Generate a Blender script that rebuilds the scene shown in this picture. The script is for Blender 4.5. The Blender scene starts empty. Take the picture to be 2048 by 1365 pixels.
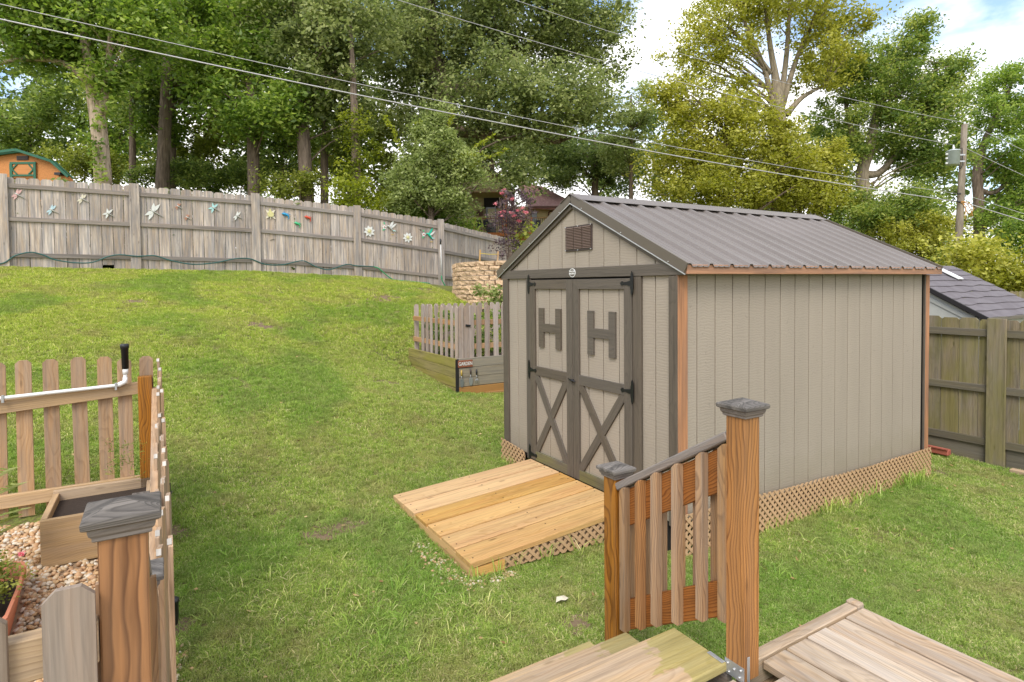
import bpy, bmesh, math, random
import numpy as np
from mathutils import Matrix, Vector
rng = np.random.default_rng(7); random.seed(7)
S = bpy.context.scene; COL = S.collection
# ------------------------------------------------------------------ camera
F = 1176.9912; PITCH = .0289; ROLL = .0095; SY = -80.2649; YAW = 1.0299
_c, _s = math.cos(YAW), math.sin(YAW)
R = np.array([[_s, _c, 0], [-_c, _s, 0], [0, 0, 1.]])
T = np.array([-3.28976, -3.10142, 2.05])
def ray(px, py):
    X = (px-1024)/F; W = -(py-682.5-SY)/F; cr, sr = math.cos(ROLL), math.sin(ROLL)
    X, W = X*cr+W*sr, -X*sr+W*cr
    c, s = math.cos(PITCH), math.sin(PITCH)
    return R @ np.array([X, c+W*s, -s+W*c])
def atx(px, py, x): r = ray(px, py); return T+r*(x-T[0])/r[0]
def aty(px, py, y): r = ray(px, py); return T+r*(y-T[1])/r[1]
def atz(px, py, z): r = ray(px, py); return T+r*(z-T[2])/r[2]
def atd(px, py, d): return T+ray(px, py)*d
cam = bpy.data.cameras.new('camera'); co = bpy.data.objects.new('camera', cam); COL.objects.link(co)
fw = R @ np.array([0, math.cos(PITCH), -math.sin(PITCH)]); up = R @ np.array([0, math.sin(PITCH), math.cos(PITCH)]); rt = np.cross(fw, up)
cr, sr = math.cos(ROLL), math.sin(ROLL)
rt2 = rt*cr+up*sr*-1*-1*0 + 0*rt
rt2 = rt*cr - up*sr; up2 = rt*sr + up*cr
# image x = X cr - W sr, image y = X sr + W cr  -> camera axes
M = Matrix(((rt2[0], up2[0], -fw[0], T[0]), (rt2[1], up2[1], -fw[1], T[1]), (rt2[2], up2[2], -fw[2], T[2]), (0, 0, 0, 1)))
co.matrix_world = M
cam.sensor_width = 36; cam.sensor_fit = 'HORIZONTAL'; cam.lens = F/2048*36
cam.shift_x = 0; cam.shift_y = SY/2048; cam.clip_end = 2000; cam.clip_start = .05
S.camera = co
# ------------------------------------------------------------------ world, sun, exposure
w = bpy.data.worlds.new('World'); S.world = w; w.use_nodes = True
nt = w.node_tree; nt.nodes.clear()
SUN_EL, SUN_DIR = math.radians(48), Vector((-.6, -.62, 0)).normalized()
sky = nt.nodes.new('ShaderNodeTexSky'); sky.sky_type = 'NISHITA'; sky.sun_disc = False
sky.sun_elevation = SUN_EL; sky.sun_rotation = math.atan2(SUN_DIR.x, SUN_DIR.y)
sky.air_density = 1.0; sky.dust_density = .6; sky.ozone_density = 1.5
bg = nt.nodes.new('ShaderNodeBackground'); bg.inputs[1].default_value = .13
tc = nt.nodes.new('ShaderNodeTexCoord')
mp = nt.nodes.new('ShaderNodeMapping'); mp.inputs['Scale'].default_value = (1, 1, 2.2); mp.inputs['Location'].default_value = (1.76, 1.93, -.09)
ns = nt.nodes.new('ShaderNodeTexNoise'); ns.inputs['Scale'].default_value = 2.6; ns.inputs['Detail'].default_value = 7; ns.inputs['Roughness'].default_value = .52
rp = nt.nodes.new('ShaderNodeValToRGB'); rp.color_ramp.elements[0].position = .45; rp.color_ramp.elements[1].position = .58
n2 = nt.nodes.new('ShaderNodeTexNoise'); n2.inputs['Scale'].default_value = 6; n2.inputs['Detail'].default_value = 5
cr2 = nt.nodes.new('ShaderNodeValToRGB'); cr2.color_ramp.elements[0].color = (6.3, 6.25, 6.3, 1); cr2.color_ramp.elements[1].color = (8.1, 7.95, 7.7, 1)
cr2.color_ramp.elements[0].position = .3; cr2.color_ramp.elements[1].position = .65
mx = nt.nodes.new('ShaderNodeMix'); mx.data_type = 'RGBA'
hs = nt.nodes.new('ShaderNodeHueSaturation'); hs.inputs['Saturation'].default_value = .95; hs.inputs['Value'].default_value = 1.1
out = nt.nodes.new('ShaderNodeOutputWorld'); L = nt.links.new
L(tc.outputs['Generated'], mp.inputs[0]); L(mp.outputs[0], ns.inputs[0]); L(mp.outputs[0], n2.inputs[0])
sz = nt.nodes.new('ShaderNodeSeparateXYZ'); L(tc.outputs['Generated'], sz.inputs[0])
hz_ = nt.nodes.new('ShaderNodeMapRange'); hz_.inputs['From Min'].default_value = .12; hz_.inputs['From Max'].default_value = .42; hz_.inputs['To Min'].default_value = .14; hz_.inputs['To Max'].default_value = 0; L(sz.outputs[2], hz_.inputs['Value'])
ad = nt.nodes.new('ShaderNodeMath'); ad.operation = 'ADD'; L(ns.outputs[0], ad.inputs[0]); L(hz_.outputs[0], ad.inputs[1]); L(ad.outputs[0], rp.inputs[0]); L(rp.outputs[0], mx.inputs[0]); L(sky.outputs[0], hs.inputs['Color']); L(hs.outputs[0], mx.inputs[6])
L(n2.outputs[0], cr2.inputs[0]); L(cr2.outputs[0], mx.inputs[7]); L(mx.outputs[2], bg.inputs[0]); L(bg.outputs[0], out.inputs[0])
sl = bpy.data.lights.new('sun', 'SUN'); so = bpy.data.objects.new('sun', sl); COL.objects.link(so)
sl.energy = 1.5; sl.angle = math.radians(28); sl.color = (1, .95, .86)
sd = Vector((SUN_DIR.x*math.cos(SUN_EL), SUN_DIR.y*math.cos(SUN_EL), math.sin(SUN_EL)))
so.rotation_euler = sd.to_track_quat('Z', 'Y').to_euler(); so.location = (-5, -8, 12)
S.view_settings.view_transform = 'Standard'; S.view_settings.look = 'None'; S.view_settings.gamma = 1
S.view_settings.use_curve_mapping = False; S.view_settings.exposure = 1.05
S.render.engine = 'CYCLES'
try: S.cycles.max_bounces = 8; S.cycles.transparent_max_bounces = 8
except Exception: pass

# ------------------------------------------------------------------ object helpers
def wm(o):
    m = o.matrix_basis.copy()
    return wm(o.parent) @ m if o.parent else m
def tag(o, label=None, cat=None, group=None, kind=None):
    if label: o['label'] = label
    if cat: o['category'] = cat
    if group: o['group'] = group
    if kind: o['kind'] = kind
    return o
def thing(name, loc, label, cat, group=None):
    o = bpy.data.objects.new(name, None); COL.objects.link(o); o.location = loc; o.empty_display_size = .1
    return tag(o, label, cat, group)
def link(name, me, parent=None, Mw=None, kind=None):
    o = bpy.data.objects.new(name, me); COL.objects.link(o)
    Mw = Mw or Matrix()
    if parent: o.parent = parent; o.matrix_basis = wm(parent).inverted() @ Mw
    else: o.matrix_basis = Mw
    if kind: o['kind'] = kind
    return o
def frame(p, xa, za):
    xa = Vector(xa).normalized(); za = Vector(za); ya = za.cross(xa).normalized(); za = xa.cross(ya).normalized()
    return Matrix(((xa.x, ya.x, za.x, p[0]), (xa.y, ya.y, za.y, p[1]), (xa.z, ya.z, za.z, p[2]), (0, 0, 0, 1)))
CACHE = {}
def bmesh_to(bm, m, smooth=False):
    me = bpy.data.meshes.new('m'); bm.to_mesh(me); bm.free()
    for mm in (m if isinstance(m, (list, tuple)) else [m]): me.materials.append(mm)
    if smooth:
        for p in me.polygons: p.use_smooth = True
    return me
def boxmesh(l, wd, h, m, bev=.003):
    k = ('b', round(l, 3), round(wd, 4), round(h, 4), m.name, bev)
    if k not in CACHE:
        bm = bmesh.new(); bmesh.ops.create_cube(bm, size=1)
        bmesh.ops.scale(bm, vec=(l, wd, h), verts=bm.verts)
        if bev: bmesh.ops.bevel(bm, geom=bm.edges[:], offset=min(bev, wd*.3, h*.3), segments=1, affect='EDGES')
        CACHE[k] = bmesh_to(bm, m)
    return CACHE[k]
def beam(name, parent, p0, p1, wd, h, m, upv=(0, 0, 1), bev=.003):
    """stick from p0 to p1; h along upv, wd across"""
    p0, p1 = Vector(p0), Vector(p1); d = p1-p0
    return link(name, boxmesh(d.length, wd, h, m, bev), parent, frame((p0+p1)/2, d, upv))
def box(name, parent, x, y, z, m, grain=None, bev=.003):
    c = ((x[0]+x[1])/2, (y[0]+y[1])/2, (z[0]+z[1])/2); s = (x[1]-x[0], y[1]-y[0], z[1]-z[0])
    if grain is None: grain = 'xyz'[max(range(3), key=lambda i: s[i])]
    if grain == 'x': return link(name, boxmesh(s[0], s[1], s[2], m, bev), parent, frame(c, (1, 0, 0), (0, 0, 1)))
    if grain == 'y': return link(name, boxmesh(s[1], s[0], s[2], m, bev), parent, frame(c, (0, 1, 0), (0, 0, 1)))
    return link(name, boxmesh(s[2], s[1], s[0], m, bev), parent, frame(c, (0, 0, 1), (1, 0, 0)))
def pymesh(name, V_, F_, m, parent=None, Mw=None, kind=None, smooth=False):
    me = bpy.data.meshes.new(name); me.from_pydata([tuple(v) for v in V_], [], F_)
    for mm in (m if isinstance(m, (list, tuple)) else [m]): me.materials.append(mm)
    if smooth:
        for p in me.polygons: p.use_smooth = True
    me.update()
    return link(name, me, parent, Mw, kind)
def prism(name, parent, poly, h, m, Mw, kind=None):
    """poly in local xy, extruded from z=0 to z=h"""
    n = len(poly); Vv = [(a, b, 0) for a, b in poly]+[(a, b, h) for a, b in poly]
    Ff = [tuple(range(n))[::-1], tuple(range(n, 2*n))]+[(i, (i+1) % n, n+(i+1) % n, n+i) for i in range(n)]
    return pymesh(name, Vv, Ff, m, parent, Mw, kind)
def picket_mesh(Lh, wd, t, m, cut=.03, rnd=False):
    k = ('p', round(Lh, 2), round(wd, 3), t, m.name, cut, rnd)
    if k not in CACHE:
        hw = wd/2; L2 = Lh/2
        if rnd: poly = [(-L2, -hw), (L2-.035, -hw), (L2-.012, -hw*.72), (L2, -hw*.3), (L2, hw*.3), (L2-.012, hw*.72), (L2-.035, hw), (-L2, hw)]
        else: poly = [(-L2, -hw), (L2-cut, -hw), (L2, -hw+cut), (L2, hw-cut), (L2-cut, hw), (-L2, hw)]
        n = len(poly); Vv = [(a, b, -t/2) for a, b in poly]+[(a, b, t/2) for a, b in poly]
        Ff = [tuple(range(n))[::-1], tuple(range(n, 2*n))]+[(i, (i+1) % n, n+(i+1) % n, n+i) for i in range(n)]
        me = bpy.data.meshes.new('picket'); me.from_pydata(Vv, [], Ff); me.materials.append(m); CACHE[k] = me
    return CACHE[k]
def picket(parent, base, Lh, wd, t, m, nrm, tilt=0, cut=.03, rnd=False, name='picket'):
    c = Vector(base)+Vector((0, 0, Lh/2)); nrm = Vector(nrm)
    side = Vector((0, 0, 1)).cross(nrm).normalized(); xa = Vector((0, 0, 1))+side*tilt
    return link(name, picket_mesh(round(Lh, 2), wd, t, m, cut, rnd), parent, frame(c, xa, nrm))
def tubemesh(paths, seg=8, m=None):
    """paths: list of lists of (x,y,z,r)"""
    V_, F_ = [], []
    for pts in paths:
        P = [Vector(p[:3]) for p in pts]; b0 = len(V_)
        a = (P[1]-P[0]); a = (a if a.length > 1e-6 else P[-1]-P[0]).normalized(); ref = Vector((0, 0, 1)) if abs(a.z) < .9 else Vector((1, 0, 0)); n = a.cross(ref).normalized()
        for i, p in enumerate(P):
            d = P[min(i+1, len(P)-1)]-P[max(i-1, 0)]; d = (d if d.length > 1e-6 else P[-1]-P[0]).normalized(); n = (n-d*n.dot(d)).normalized(); b = d.cross(n)
            for k in range(seg):
                t = 2*math.pi*k/seg; V_.append(tuple(p+(n*math.cos(t)+b*math.sin(t))*pts[i][3]))
        for i in range(len(P)-1):
            for k in range(seg):
                a0 = b0+i*seg+k; a1 = b0+i*seg+(k+1) % seg; F_.append((a0, a1, a1+seg, a0+seg))
        F_.append(tuple(b0+k for k in range(seg))[::-1]); F_.append(tuple(b0+(len(P)-1)*seg+k for k in range(seg)))
    return V_, F_
def tube(name, paths, m, parent=None, seg=8, kind=None):
    V_, F_ = tubemesh(paths, seg); return pymesh(name, V_, F_, m, parent, None, kind, smooth=True)
def spline(pts, n=8):
    """catmull-rom through points"""
    P = [np.array(p, float) for p in pts]; P = [2*P[0]-P[1]]+P+[2*P[-1]-P[-2]]; out_ = []
    for i in range(1, len(P)-2):
        for k in range(n):
            t = k/n; out_.append(.5*((2*P[i])+(-P[i-1]+P[i+1])*t+(2*P[i-1]-5*P[i]+4*P[i+1]-P[i+2])*t*t+(-P[i-1]+3*P[i]-3*P[i+1]+P[i+2])*t**3))
    out_.append(P[-2]); return out_

# ------------------------------------------------------------------ materials
class NT:
    def __init__(s, name):
        s.m = bpy.data.materials.new(name); s.m.use_nodes = True; s.t = s.m.node_tree; s.t.nodes.clear()
        s.o = s.t.nodes.new('ShaderNodeOutputMaterial'); s.b = s.n('ShaderNodeBsdfPrincipled'); s.t.links.new(s.b.outputs[0], s.o.inputs[0])
    def n(s, ty, **k):
        nd = s.t.nodes.new(ty)
        for a, v in k.items():
            if a in nd.inputs.keys() or a[0].isupper():
                nd.inputs[a.replace('_', ' ')].default_value = v
            else: setattr(nd, a, v)
        return nd
    def l(s, a, b): s.t.links.new(a, b)
    def math(s, op, a, b=None, c=None, clamp=False):
        nd = s.n('ShaderNodeMath', operation=op, use_clamp=clamp)
        for i, v in enumerate((a, b, c)):
            if v is None: continue
            if isinstance(v, (int, float)): nd.inputs[i].default_value = v
            else: s.l(v, nd.inputs[i])
        return nd.outputs[0]
    def noise(s, vec, scale, detail=3, rough=.5, dist=0):
        nd = s.n('ShaderNodeTexNoise'); nd.inputs['Scale'].default_value = scale; nd.inputs['Detail'].default_value = detail
        nd.inputs['Roughness'].default_value = rough; nd.inputs['Distortion'].default_value = dist
        if vec is not None: s.l(vec, nd.inputs['Vector'])
        return nd.outputs[0]
    def scale(s, vec, sc, loc=(0, 0, 0)):
        nd = s.n('ShaderNodeMapping'); nd.inputs['Scale'].default_value = sc; nd.inputs['Location'].default_value = loc; s.l(vec, nd.inputs[0]); return nd.outputs[0]
    def ramp(s, fac, stops, interp='LINEAR'):
        nd = s.n('ShaderNodeValToRGB'); e = nd.color_ramp.elements; nd.color_ramp.interpolation = interp
        while len(e) > len(stops): e.remove(e[-1])
        while len(e) < len(stops): e.new(.5)
        for i, (p, c) in enumerate(stops):
            e[i].position = p; e[i].color = (c, c, c, 1) if isinstance(c, (int, float)) else (*c, 1)
        s.l(fac, nd.inputs[0]); return nd.outputs[0]
    def mix(s, f, a, b, mode='MIX'):
        nd = s.n('ShaderNodeMix', data_type='RGBA', blend_type=mode)
        for i, v in ((0, f), (6, a), (7, b)):
            if isinstance(v, (int, float)): nd.inputs[i].default_value = v
            elif isinstance(v, tuple): nd.inputs[i].default_value = (*v, 1)
            else: s.l(v, nd.inputs[i])
        return nd.outputs[2]
    def bump(s, h, strength=.3, dist=.002):
        nd = s.n('ShaderNodeBump'); nd.inputs['Strength'].default_value = strength; nd.inputs['Distance'].default_value = dist
        s.l(h, nd.inputs['Height']); s.l(nd.outputs[0], s.b.inputs['Normal'])
    def done(s, col=None, rough=.8, metal=0, spec=None):
        if col is not None:
            if isinstance(col, tuple): s.b.inputs['Base Color'].default_value = (*col, 1)
            else: s.l(col, s.b.inputs['Base Color'])
        if isinstance(rough, (int, float)): s.b.inputs['Roughness'].default_value = rough
        else: s.l(rough, s.b.inputs['Roughness'])
        s.b.inputs['Metallic'].default_value = metal
        if spec is not None: s.b.inputs['Specular IOR Level'].default_value = spec
        return s.m
def flat(name, col, rough=.6, metal=0, var=.12, scale=12, bump=0):
    s = NT(name); tc = s.n('ShaderNodeTexCoord').outputs['Object']; n = s.noise(tc, scale, 4)
    f = s.math('MULTIPLY_ADD', n, 2*var, 1-var)
    c = s.mix(1.0, col, (1, 1, 1), 'MULTIPLY'); v = s.n('ShaderNodeHueSaturation'); s.l(c, v.inputs['Color']); s.l(f, v.inputs['Value'])
    if bump: s.bump(s.noise(tc, scale*8, 3), bump, .003)
    return s.done(v.outputs[0], rough, metal)
WM = {'stained_lumber': .56, 'dark_stained_post': .56, 'red_stained_lumber': .62, 'weathered_cedar_fence': .86, 'grey_fence_rail': .9, 'dark_brown_painted_trim': 1.15, 'mossy_brown_trim': 1.1, 'weathered_post_cap': .6, 'deck_board': .9, 'step_tread': .82}
def wood(name, light, dark, grey=None, gamt=0., ring=34, moss=None, mamt=0., rough=.75, ringc=.8, fib=.3, bump=.35, knots=.0, stain=None, samt=0., var=.16, warm=None, sheen=.35, endmoss=None):
    """lumber: growth rings cut by the board's own faces, grain along the board's local x"""
    k_ = WM.get(name, .76); f_ = lambda c: tuple(v*k_ for v in c) if c else c
    light, dark, grey, moss, stain, warm = map(f_, (light, dark, grey, moss, stain, warm))
    s = NT(name); tc = s.n('ShaderNodeTexCoord').outputs['Object']; rnd = s.n('ShaderNodeObjectInfo').outputs['Random']
    r2 = s.math('FRACT', s.math('MULTIPLY', rnd, 17.31)); r3 = s.math('FRACT', s.math('MULTIPLY', rnd, 91.7))
    off = s.n('ShaderNodeCombineXYZ'); s.l(s.math('MULTIPLY', rnd, 43.), off.inputs[0])
    s.l(s.math('MULTIPLY_ADD', r2, .16, -.08), off.inputs[1]); s.l(s.math('MULTIPLY_ADD', r3, .09, .02), off.inputs[2])
    add = s.n('ShaderNodeVectorMath', operation='ADD'); s.l(tc, add.inputs[0]); s.l(off.outputs[0], add.inputs[1]); v = add.outputs[0]
    slow = s.n('ShaderNodeTexNoise'); slow.inputs['Scale'].default_value = 1.0; slow.inputs['Detail'].default_value = 2; s.l(s.scale(v, (1.7, 5, 5)), slow.inputs['Vector'])
    sub = s.n('ShaderNodeVectorMath', operation='MULTIPLY_ADD'); s.l(slow.outputs['Color'], sub.inputs[0]); sub.inputs[1].default_value = (0, .13, .13); s.l(v, sub.inputs[2])
    wv = s.n('ShaderNodeTexWave', wave_type='RINGS', rings_direction='X', wave_profile='SAW'); wv.inputs['Scale'].default_value = ring; wv.inputs['Distortion'].default_value = .6
    wv.inputs['Detail'].default_value = 1; s.l(sub.outputs[0], wv.inputs['Vector'])
    rg = s.ramp(wv.outputs['Fac'], [(0, 0), (.55, .25), (.86, 1), (1, .1)])
    fibn = s.noise(s.scale(v, (4, 170, 170)), 1, 3, .6)
    base = s.mix(s.math('MULTIPLY', rg, ringc), light, dark)
    if warm: base = s.mix(s.ramp(s.noise(s.scale(v, (1.2, 8, 8)), 1, 3), [(.4, 0), (.65, 1)]), base, s.mix(rg, warm, dark))
    if grey: base = s.mix(s.math('MULTIPLY', s.ramp(s.noise(s.scale(v, (1.6, 26, 26)), 1, 4, .6), [(.38, 0), (.62, 1)]), gamt), base, grey)
    if stain: base = s.mix(s.math('MULTIPLY', s.ramp(s.noise(s.scale(v, (1.0, 14, 14), (5, 5, 5)), 1, 4, .65), [(.52, 0), (.66, 1)]), samt), base, stain)
    if knots:
        vo = s.n('ShaderNodeTexVoronoi'); vo.inputs['Scale'].default_value = 1; s.l(s.scale(v, (2.6, 9, 9)), vo.inputs['Vector'])
        base = s.mix(s.math('MULTIPLY', s.ramp(vo.outputs['Distance'], [(.05, 1), (.12, 0)]), knots), base, tuple(x*.45 for x in dark))
    if moss:
        base = s.mix(s.math('MULTIPLY', s.ramp(s.noise(s.scale(v, (1.3, 4, 4), (9, 2, 3)), 1.4, 4, .6), [(.35, 0), (.62, 1)]), mamt), base, moss)
    if endmoss:      # algae patch at one end of the board
        sx_ = s.n('ShaderNodeSeparateXYZ'); s.l(tc, sx_.inputs[0]); pn_ = s.noise(s.scale(tc, (5, 9, 9)), 1, 4, .6)
        base = s.mix(s.math('MULTIPLY', s.ramp(s.math('ADD', sx_.outputs[0], s.math('MULTIPLY', pn_, .5)), [(.98, 0), (1.18, 1)]), .5), base, endmoss)
    hv = s.n('ShaderNodeHueSaturation'); s.l(base, hv.inputs['Color'])
    stk = s.ramp(s.noise(s.scale(v, (1.3, 38, 38), (3, 1, 2)), 1, 4, .7), [(.28, .62), (.5, .90), (.72, 1.0)])
    s.l(s.math('MULTIPLY', stk, s.math('MULTIPLY', s.math('MULTIPLY_ADD', fibn, 2*fib, 1-fib), s.math('MULTIPLY_ADD', r2, 2*var, 1-var))), hv.inputs['Value'])
    s.l(s.math('MULTIPLY_ADD', r3, .25, .88), hv.inputs['Saturation'])
    s.bump(s.math('ADD', s.math('MULTIPLY', fibn, .5), s.math('MULTIPLY', rg, .6)), bump, .0015)
    gn = s.mix(1., hv.outputs[0], (1.12, 1.12, 1.12), 'MULTIPLY'); return s.done(gn, rough, spec=sheen)

M_ = {}
M_['cedar'] = wood('stained_lumber', (.74, .33, .085), (.24, .085, .018), ring=30, ringc=.9, fib=.2, rough=.6, knots=.5, grey=(.34, .20, .11), gamt=.35, stain=(.16, .06, .018), samt=.35)
M_['cedar2'] = wood('dark_stained_post', (.66, .265, .055), (.20, .066, .012), ring=17, ringc=.9, fib=.2, rough=.55, knots=.4, grey=(.36, .20, .10), gamt=.3, stain=(.17, .06, .015), samt=.5)
M_['railred'] = wood('red_stained_lumber', (.52, .22, .08), (.20, .065, .022), ring=34, ringc=.9, fib=.2, rough=.65)
M_['baluster'] = wood('weathered_baluster', (.52, .30, .14), (.24, .125, .055), grey=(.31, .24, .18), gamt=.6, ring=34, ringc=.8, fib=.3)
M_['greyrail'] = wood('grey_rail', (.30, .235, .19), (.15, .115, .09), grey=(.27, .245, .225), gamt=.7, ring=30, ringc=.6)
M_['cap'] = wood('weathered_post_cap', (.36, .32, .28), (.045, .038, .032), grey=(.035, .03, .027), gamt=.6, ring=60, ringc=.6, fib=.35, bump=.5)
M_['captrim'] = wood('grey_cap_moulding', (.25, .21, .18), (.13, .105, .09), ring=26, ringc=.4)
M_['deck'] = wood('deck_board', (.60, .46, .315), (.33, .225, .13), grey=(.44, .385, .33), gamt=.6, ring=30, ringc=.55, fib=.28, knots=.6, warm=(.52, .36, .23), stain=(.26, .20, .16), samt=.4)
M_['step'] = wood('step_tread', (.58, .40, .235), (.36, .22, .11), grey=(.46, .37, .28), gamt=.5, ring=28, ringc=.55, fib=.25, moss=(.25, .235, .07), mamt=.15, endmoss=(.24, .235, .035), knots=.5)
M_['ramp'] = wood('new_pine_ramp_board', (.78, .49, .20), (.58, .32, .105), ring=32, ringc=.5, fib=.14, knots=.8, warm=(.74, .42, .18), stain=(.46, .29, .12), samt=.35, var=.12, bump=.2)
M_['fence'] = wood('weathered_cedar_fence', (.62, .52, .43), (.39, .31, .25), grey=(.29, .265, .255), gamt=.9, ring=26, ringc=.45, fib=.26, knots=.7, stain=(.13, .10, .085), samt=.35, warm=(.46, .35, .25))
M_['fencerail'] = wood('grey_fence_rail', (.31, .26, .22), (.16, .125, .10), grey=(.20, .18, .165), gamt=.7, ring=30, ringc=.5, fib=.3, stain=(.10, .085, .075), samt=.4)
M_['mossy'] = wood('mossy_fence', (.34, .265, .17), (.17, .13, .08), grey=(.24, .21, .18), gamt=.6, ring=26, ringc=.5, fib=.26, knots=.8, moss=(.23, .205, .045), mamt=.62, stain=(.075, .06, .04), samt=.5)
M_['mossrail'] = wood('mossy_fence_rail', (.21, .175, .12), (.12, .095, .065), grey=(.16, .145, .125), gamt=.6, ring=30, ringc=.5, moss=(.15, .13, .045), mamt=.3)
M_['gpicket'] = wood('garden_picket', (.56, .36, .205), (.30, .165, .08), grey=(.38, .30, .23), gamt=.6, ring=28, ringc=.5, fib=.22, knots=.8)
M_['npicket'] = wood('near_picket', (.35, .26, .19), (.23, .16, .11), grey=(.29, .245, .20), gamt=.6, ring=24, ringc=.4, fib=.2, knots=.4)
M_['tan'] = wood('tan_lumber', (.62, .43, .24), (.40, .245, .125), ring=26, ringc=.5, fib=.18, knots=.5, grey=(.40, .31, .24), gamt=.35)
M_['bedpicket'] = wood('bed_picket', (.54, .43, .36), (.34, .25, .195), grey=(.40, .345, .31), gamt=.6, ring=28, ringc=.5, fib=.22, warm=(.48, .33, .22))
M_['bedplank'] = wood('bed_plank', (.46, .39, .28), (.28, .23, .16), grey=(.30, .275, .235), gamt=.6, ring=26, ringc=.5, fib=.22)
M_['bedmoss'] = wood('mossy_bed_plank', (.40, .33, .14), (.26, .20, .07), moss=(.30, .27, .06), mamt=.8, ring=26, ringc=.4, fib=.22, stain=(.10, .07, .03), samt=.6)
M_['bedorange'] = wood('fresh_orange_plank', (.52, .29, .12), (.36, .17, .06), ring=26, ringc=.4, fib=.2)
M_['orange'] = wood('bare_orange_trim', (.56, .275, .14), (.40, .17, .085), ring=26, ringc=.35, fib=.2, grey=(.13, .105, .09), gamt=.45, var=.05)
M_['hpicket'] = wood('white_end', (.60, .55, .48), (.42, .37, .31), ring=20, ringc=.3)

def siding(name, col, val=1.):
    s = NT(name); tc = s.n('ShaderNodeTexCoord').outputs['Object']; rnd = s.n('ShaderNodeObjectInfo').outputs['Random']
    v = s.n('ShaderNodeVectorMath', operation='ADD'); s.l(tc, v.inputs[0]); cb = s.n('ShaderNodeCombineXYZ'); s.l(s.math('MULTIPLY', rnd, 30.), cb.inputs[0]); s.l(cb.outputs[0], v.inputs[1])
    wv = s.n('ShaderNodeTexWave', wave_type='BANDS', bands_direction='X'); wv.inputs['Scale'].default_value = 14; wv.inputs['Distortion'].default_value = 9; wv.inputs['Detail'].default_value = 3
    wv.inputs['Detail Scale'].default_value = .9; s.l(s.scale(v.outputs[0], (1, .42, 1)), wv.inputs['Vector'])
    n = s.noise(s.scale(v.outputs[0], (9, 60, 60)), 1, 3)
    big = s.noise(s.scale(v.outputs[0], (.7, 3, 3)), 1, 3)
    h = s.math('ADD', s.math('MULTIPLY', wv.outputs['Fac'], .8), s.math('MULTIPLY', n, .7))
    c = s.mix(s.math('MULTIPLY', s.ramp(wv.outputs['Fac'], [(.0, 1), (.35, 0)]), .22), col, tuple(x*.62 for x in col))
    dots = s.ramp(s.noise(s.scale(v.outputs[0], (30, 60, 60)), 1, 1), [(.24, .85), (.30, 1)])
    c = s.mix(1., c, dots, 'MULTIPLY')
    hv = s.n('ShaderNodeHueSaturation'); s.l(c, hv.inputs['Color']); s.l(s.math('MULTIPLY', s.math('MULTIPLY_ADD', big, .24, .88), s.math('MULTIPLY_ADD', rnd, .05, .975)), hv.inputs['Value'])
    s.bump(h, .35, .002)
    ps = s.n('ShaderNodeNewGeometry').outputs['Position']; sp = s.n('ShaderNodeSeparateXYZ'); s.l(ps, sp.inputs[0])
    dirt = s.math('MULTIPLY', s.ramp(s.math('ADD', sp.outputs[2], s.math('MULTIPLY', s.noise(ps, 3.5, 5, .7), .5)), [(.50, 1), (.82, 0)]), .35)
    fin = s.mix(dirt, hv.outputs[0], (.20, .17, .10))
    return s.done(fin, .75, spec=.3)
M_['sid'] = siding('beige_siding', (.325, .274, .216))
M_['trim'] = wood('dark_brown_painted_trim', (.098, .08, .062), (.068, .056, .044), ring=26, ringc=.5, fib=.16, rough=.6, bump=.6, var=.04)
M_['trimmoss'] = wood('mossy_brown_trim', (.098, .08, .062), (.068, .056, .044), ring=26, ringc=.5, fib=.16, rough=.6, bump=.6, var=.04, moss=(.15, .14, .03), mamt=.7)
M_['dark'] = flat('dark_gap', (.012, .010, .009), .9)
M_['metalbrown'] = flat('brown_metal_trim', (.105, .085, .062), .42, .0, .08, 3)
def roofmat():
    s = NT('brown_ribbed_metal'); tc = s.n('ShaderNodeTexCoord').outputs['Object']
    n = s.noise(tc, .8, 2); f = s.noise(tc, 90, 2)
    c = s.mix(s.ramp(n, [(.35, 0), (.65, 1)]), (.150, .128, .114), (.180, .155, .142)); c = s.mix(s.ramp(f, [(.68, 0), (.76, .45)]), c, (.34, .31, .30))
    return s.done(c, s.math('MULTIPLY_ADD', n, .2, .38), 0.0, spec=.5)
M_['roof'] = roofmat()
M_['vent'] = flat('brown_plastic_vent', (.055, .036, .030), .5); M_['louver'] = flat('lit_brown_louver', (.17, .115, .09), .45)  # vent darkened, louvers lightened: light and shade of the slats put into colour
M_['black'] = flat('black_iron', (.012, .012, .014), .42, .3)
M_['blackp'] = flat('black_plastic', (.012, .012, .014), .4)
M_['white'] = flat('white_plastic', (.72, .72, .70), .4, var=.05)
M_['screw'] = flat('zinc_screw', (.5, .5, .5), .35, .7)
M_['galv'] = flat('galvanised_steel', (.46, .47, .48), .38, .65, .18, 30)
M_['lattice'] = flat('tan_plastic_lattice', (.47, .295, .16), .7, 0, .14, 3)
M_['hose'] = flat('dark_green_hose', (.015, .085, .075), .45)
M_['hoseg'] = flat('bright_green_hose', (.015, .26, .10), .45)
M_['soil'] = flat('dark_soil', (.035, .022, .014), .95, 0, .4, 40, .8)
M_['dirt'] = flat('bare_lawn_dirt', (.17, .115, .065), .95, 0, .45, 30, .8)
M_['terra'] = flat('terracotta', (.55, .20, .11), .7, 0, .12, 8)
M_['redplastic'] = flat('faded_red_plastic', (.36, .10, .07), .6)
def emboss_paint(name, col): return flat(name, col, .4, .0, .25, 30)
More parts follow.
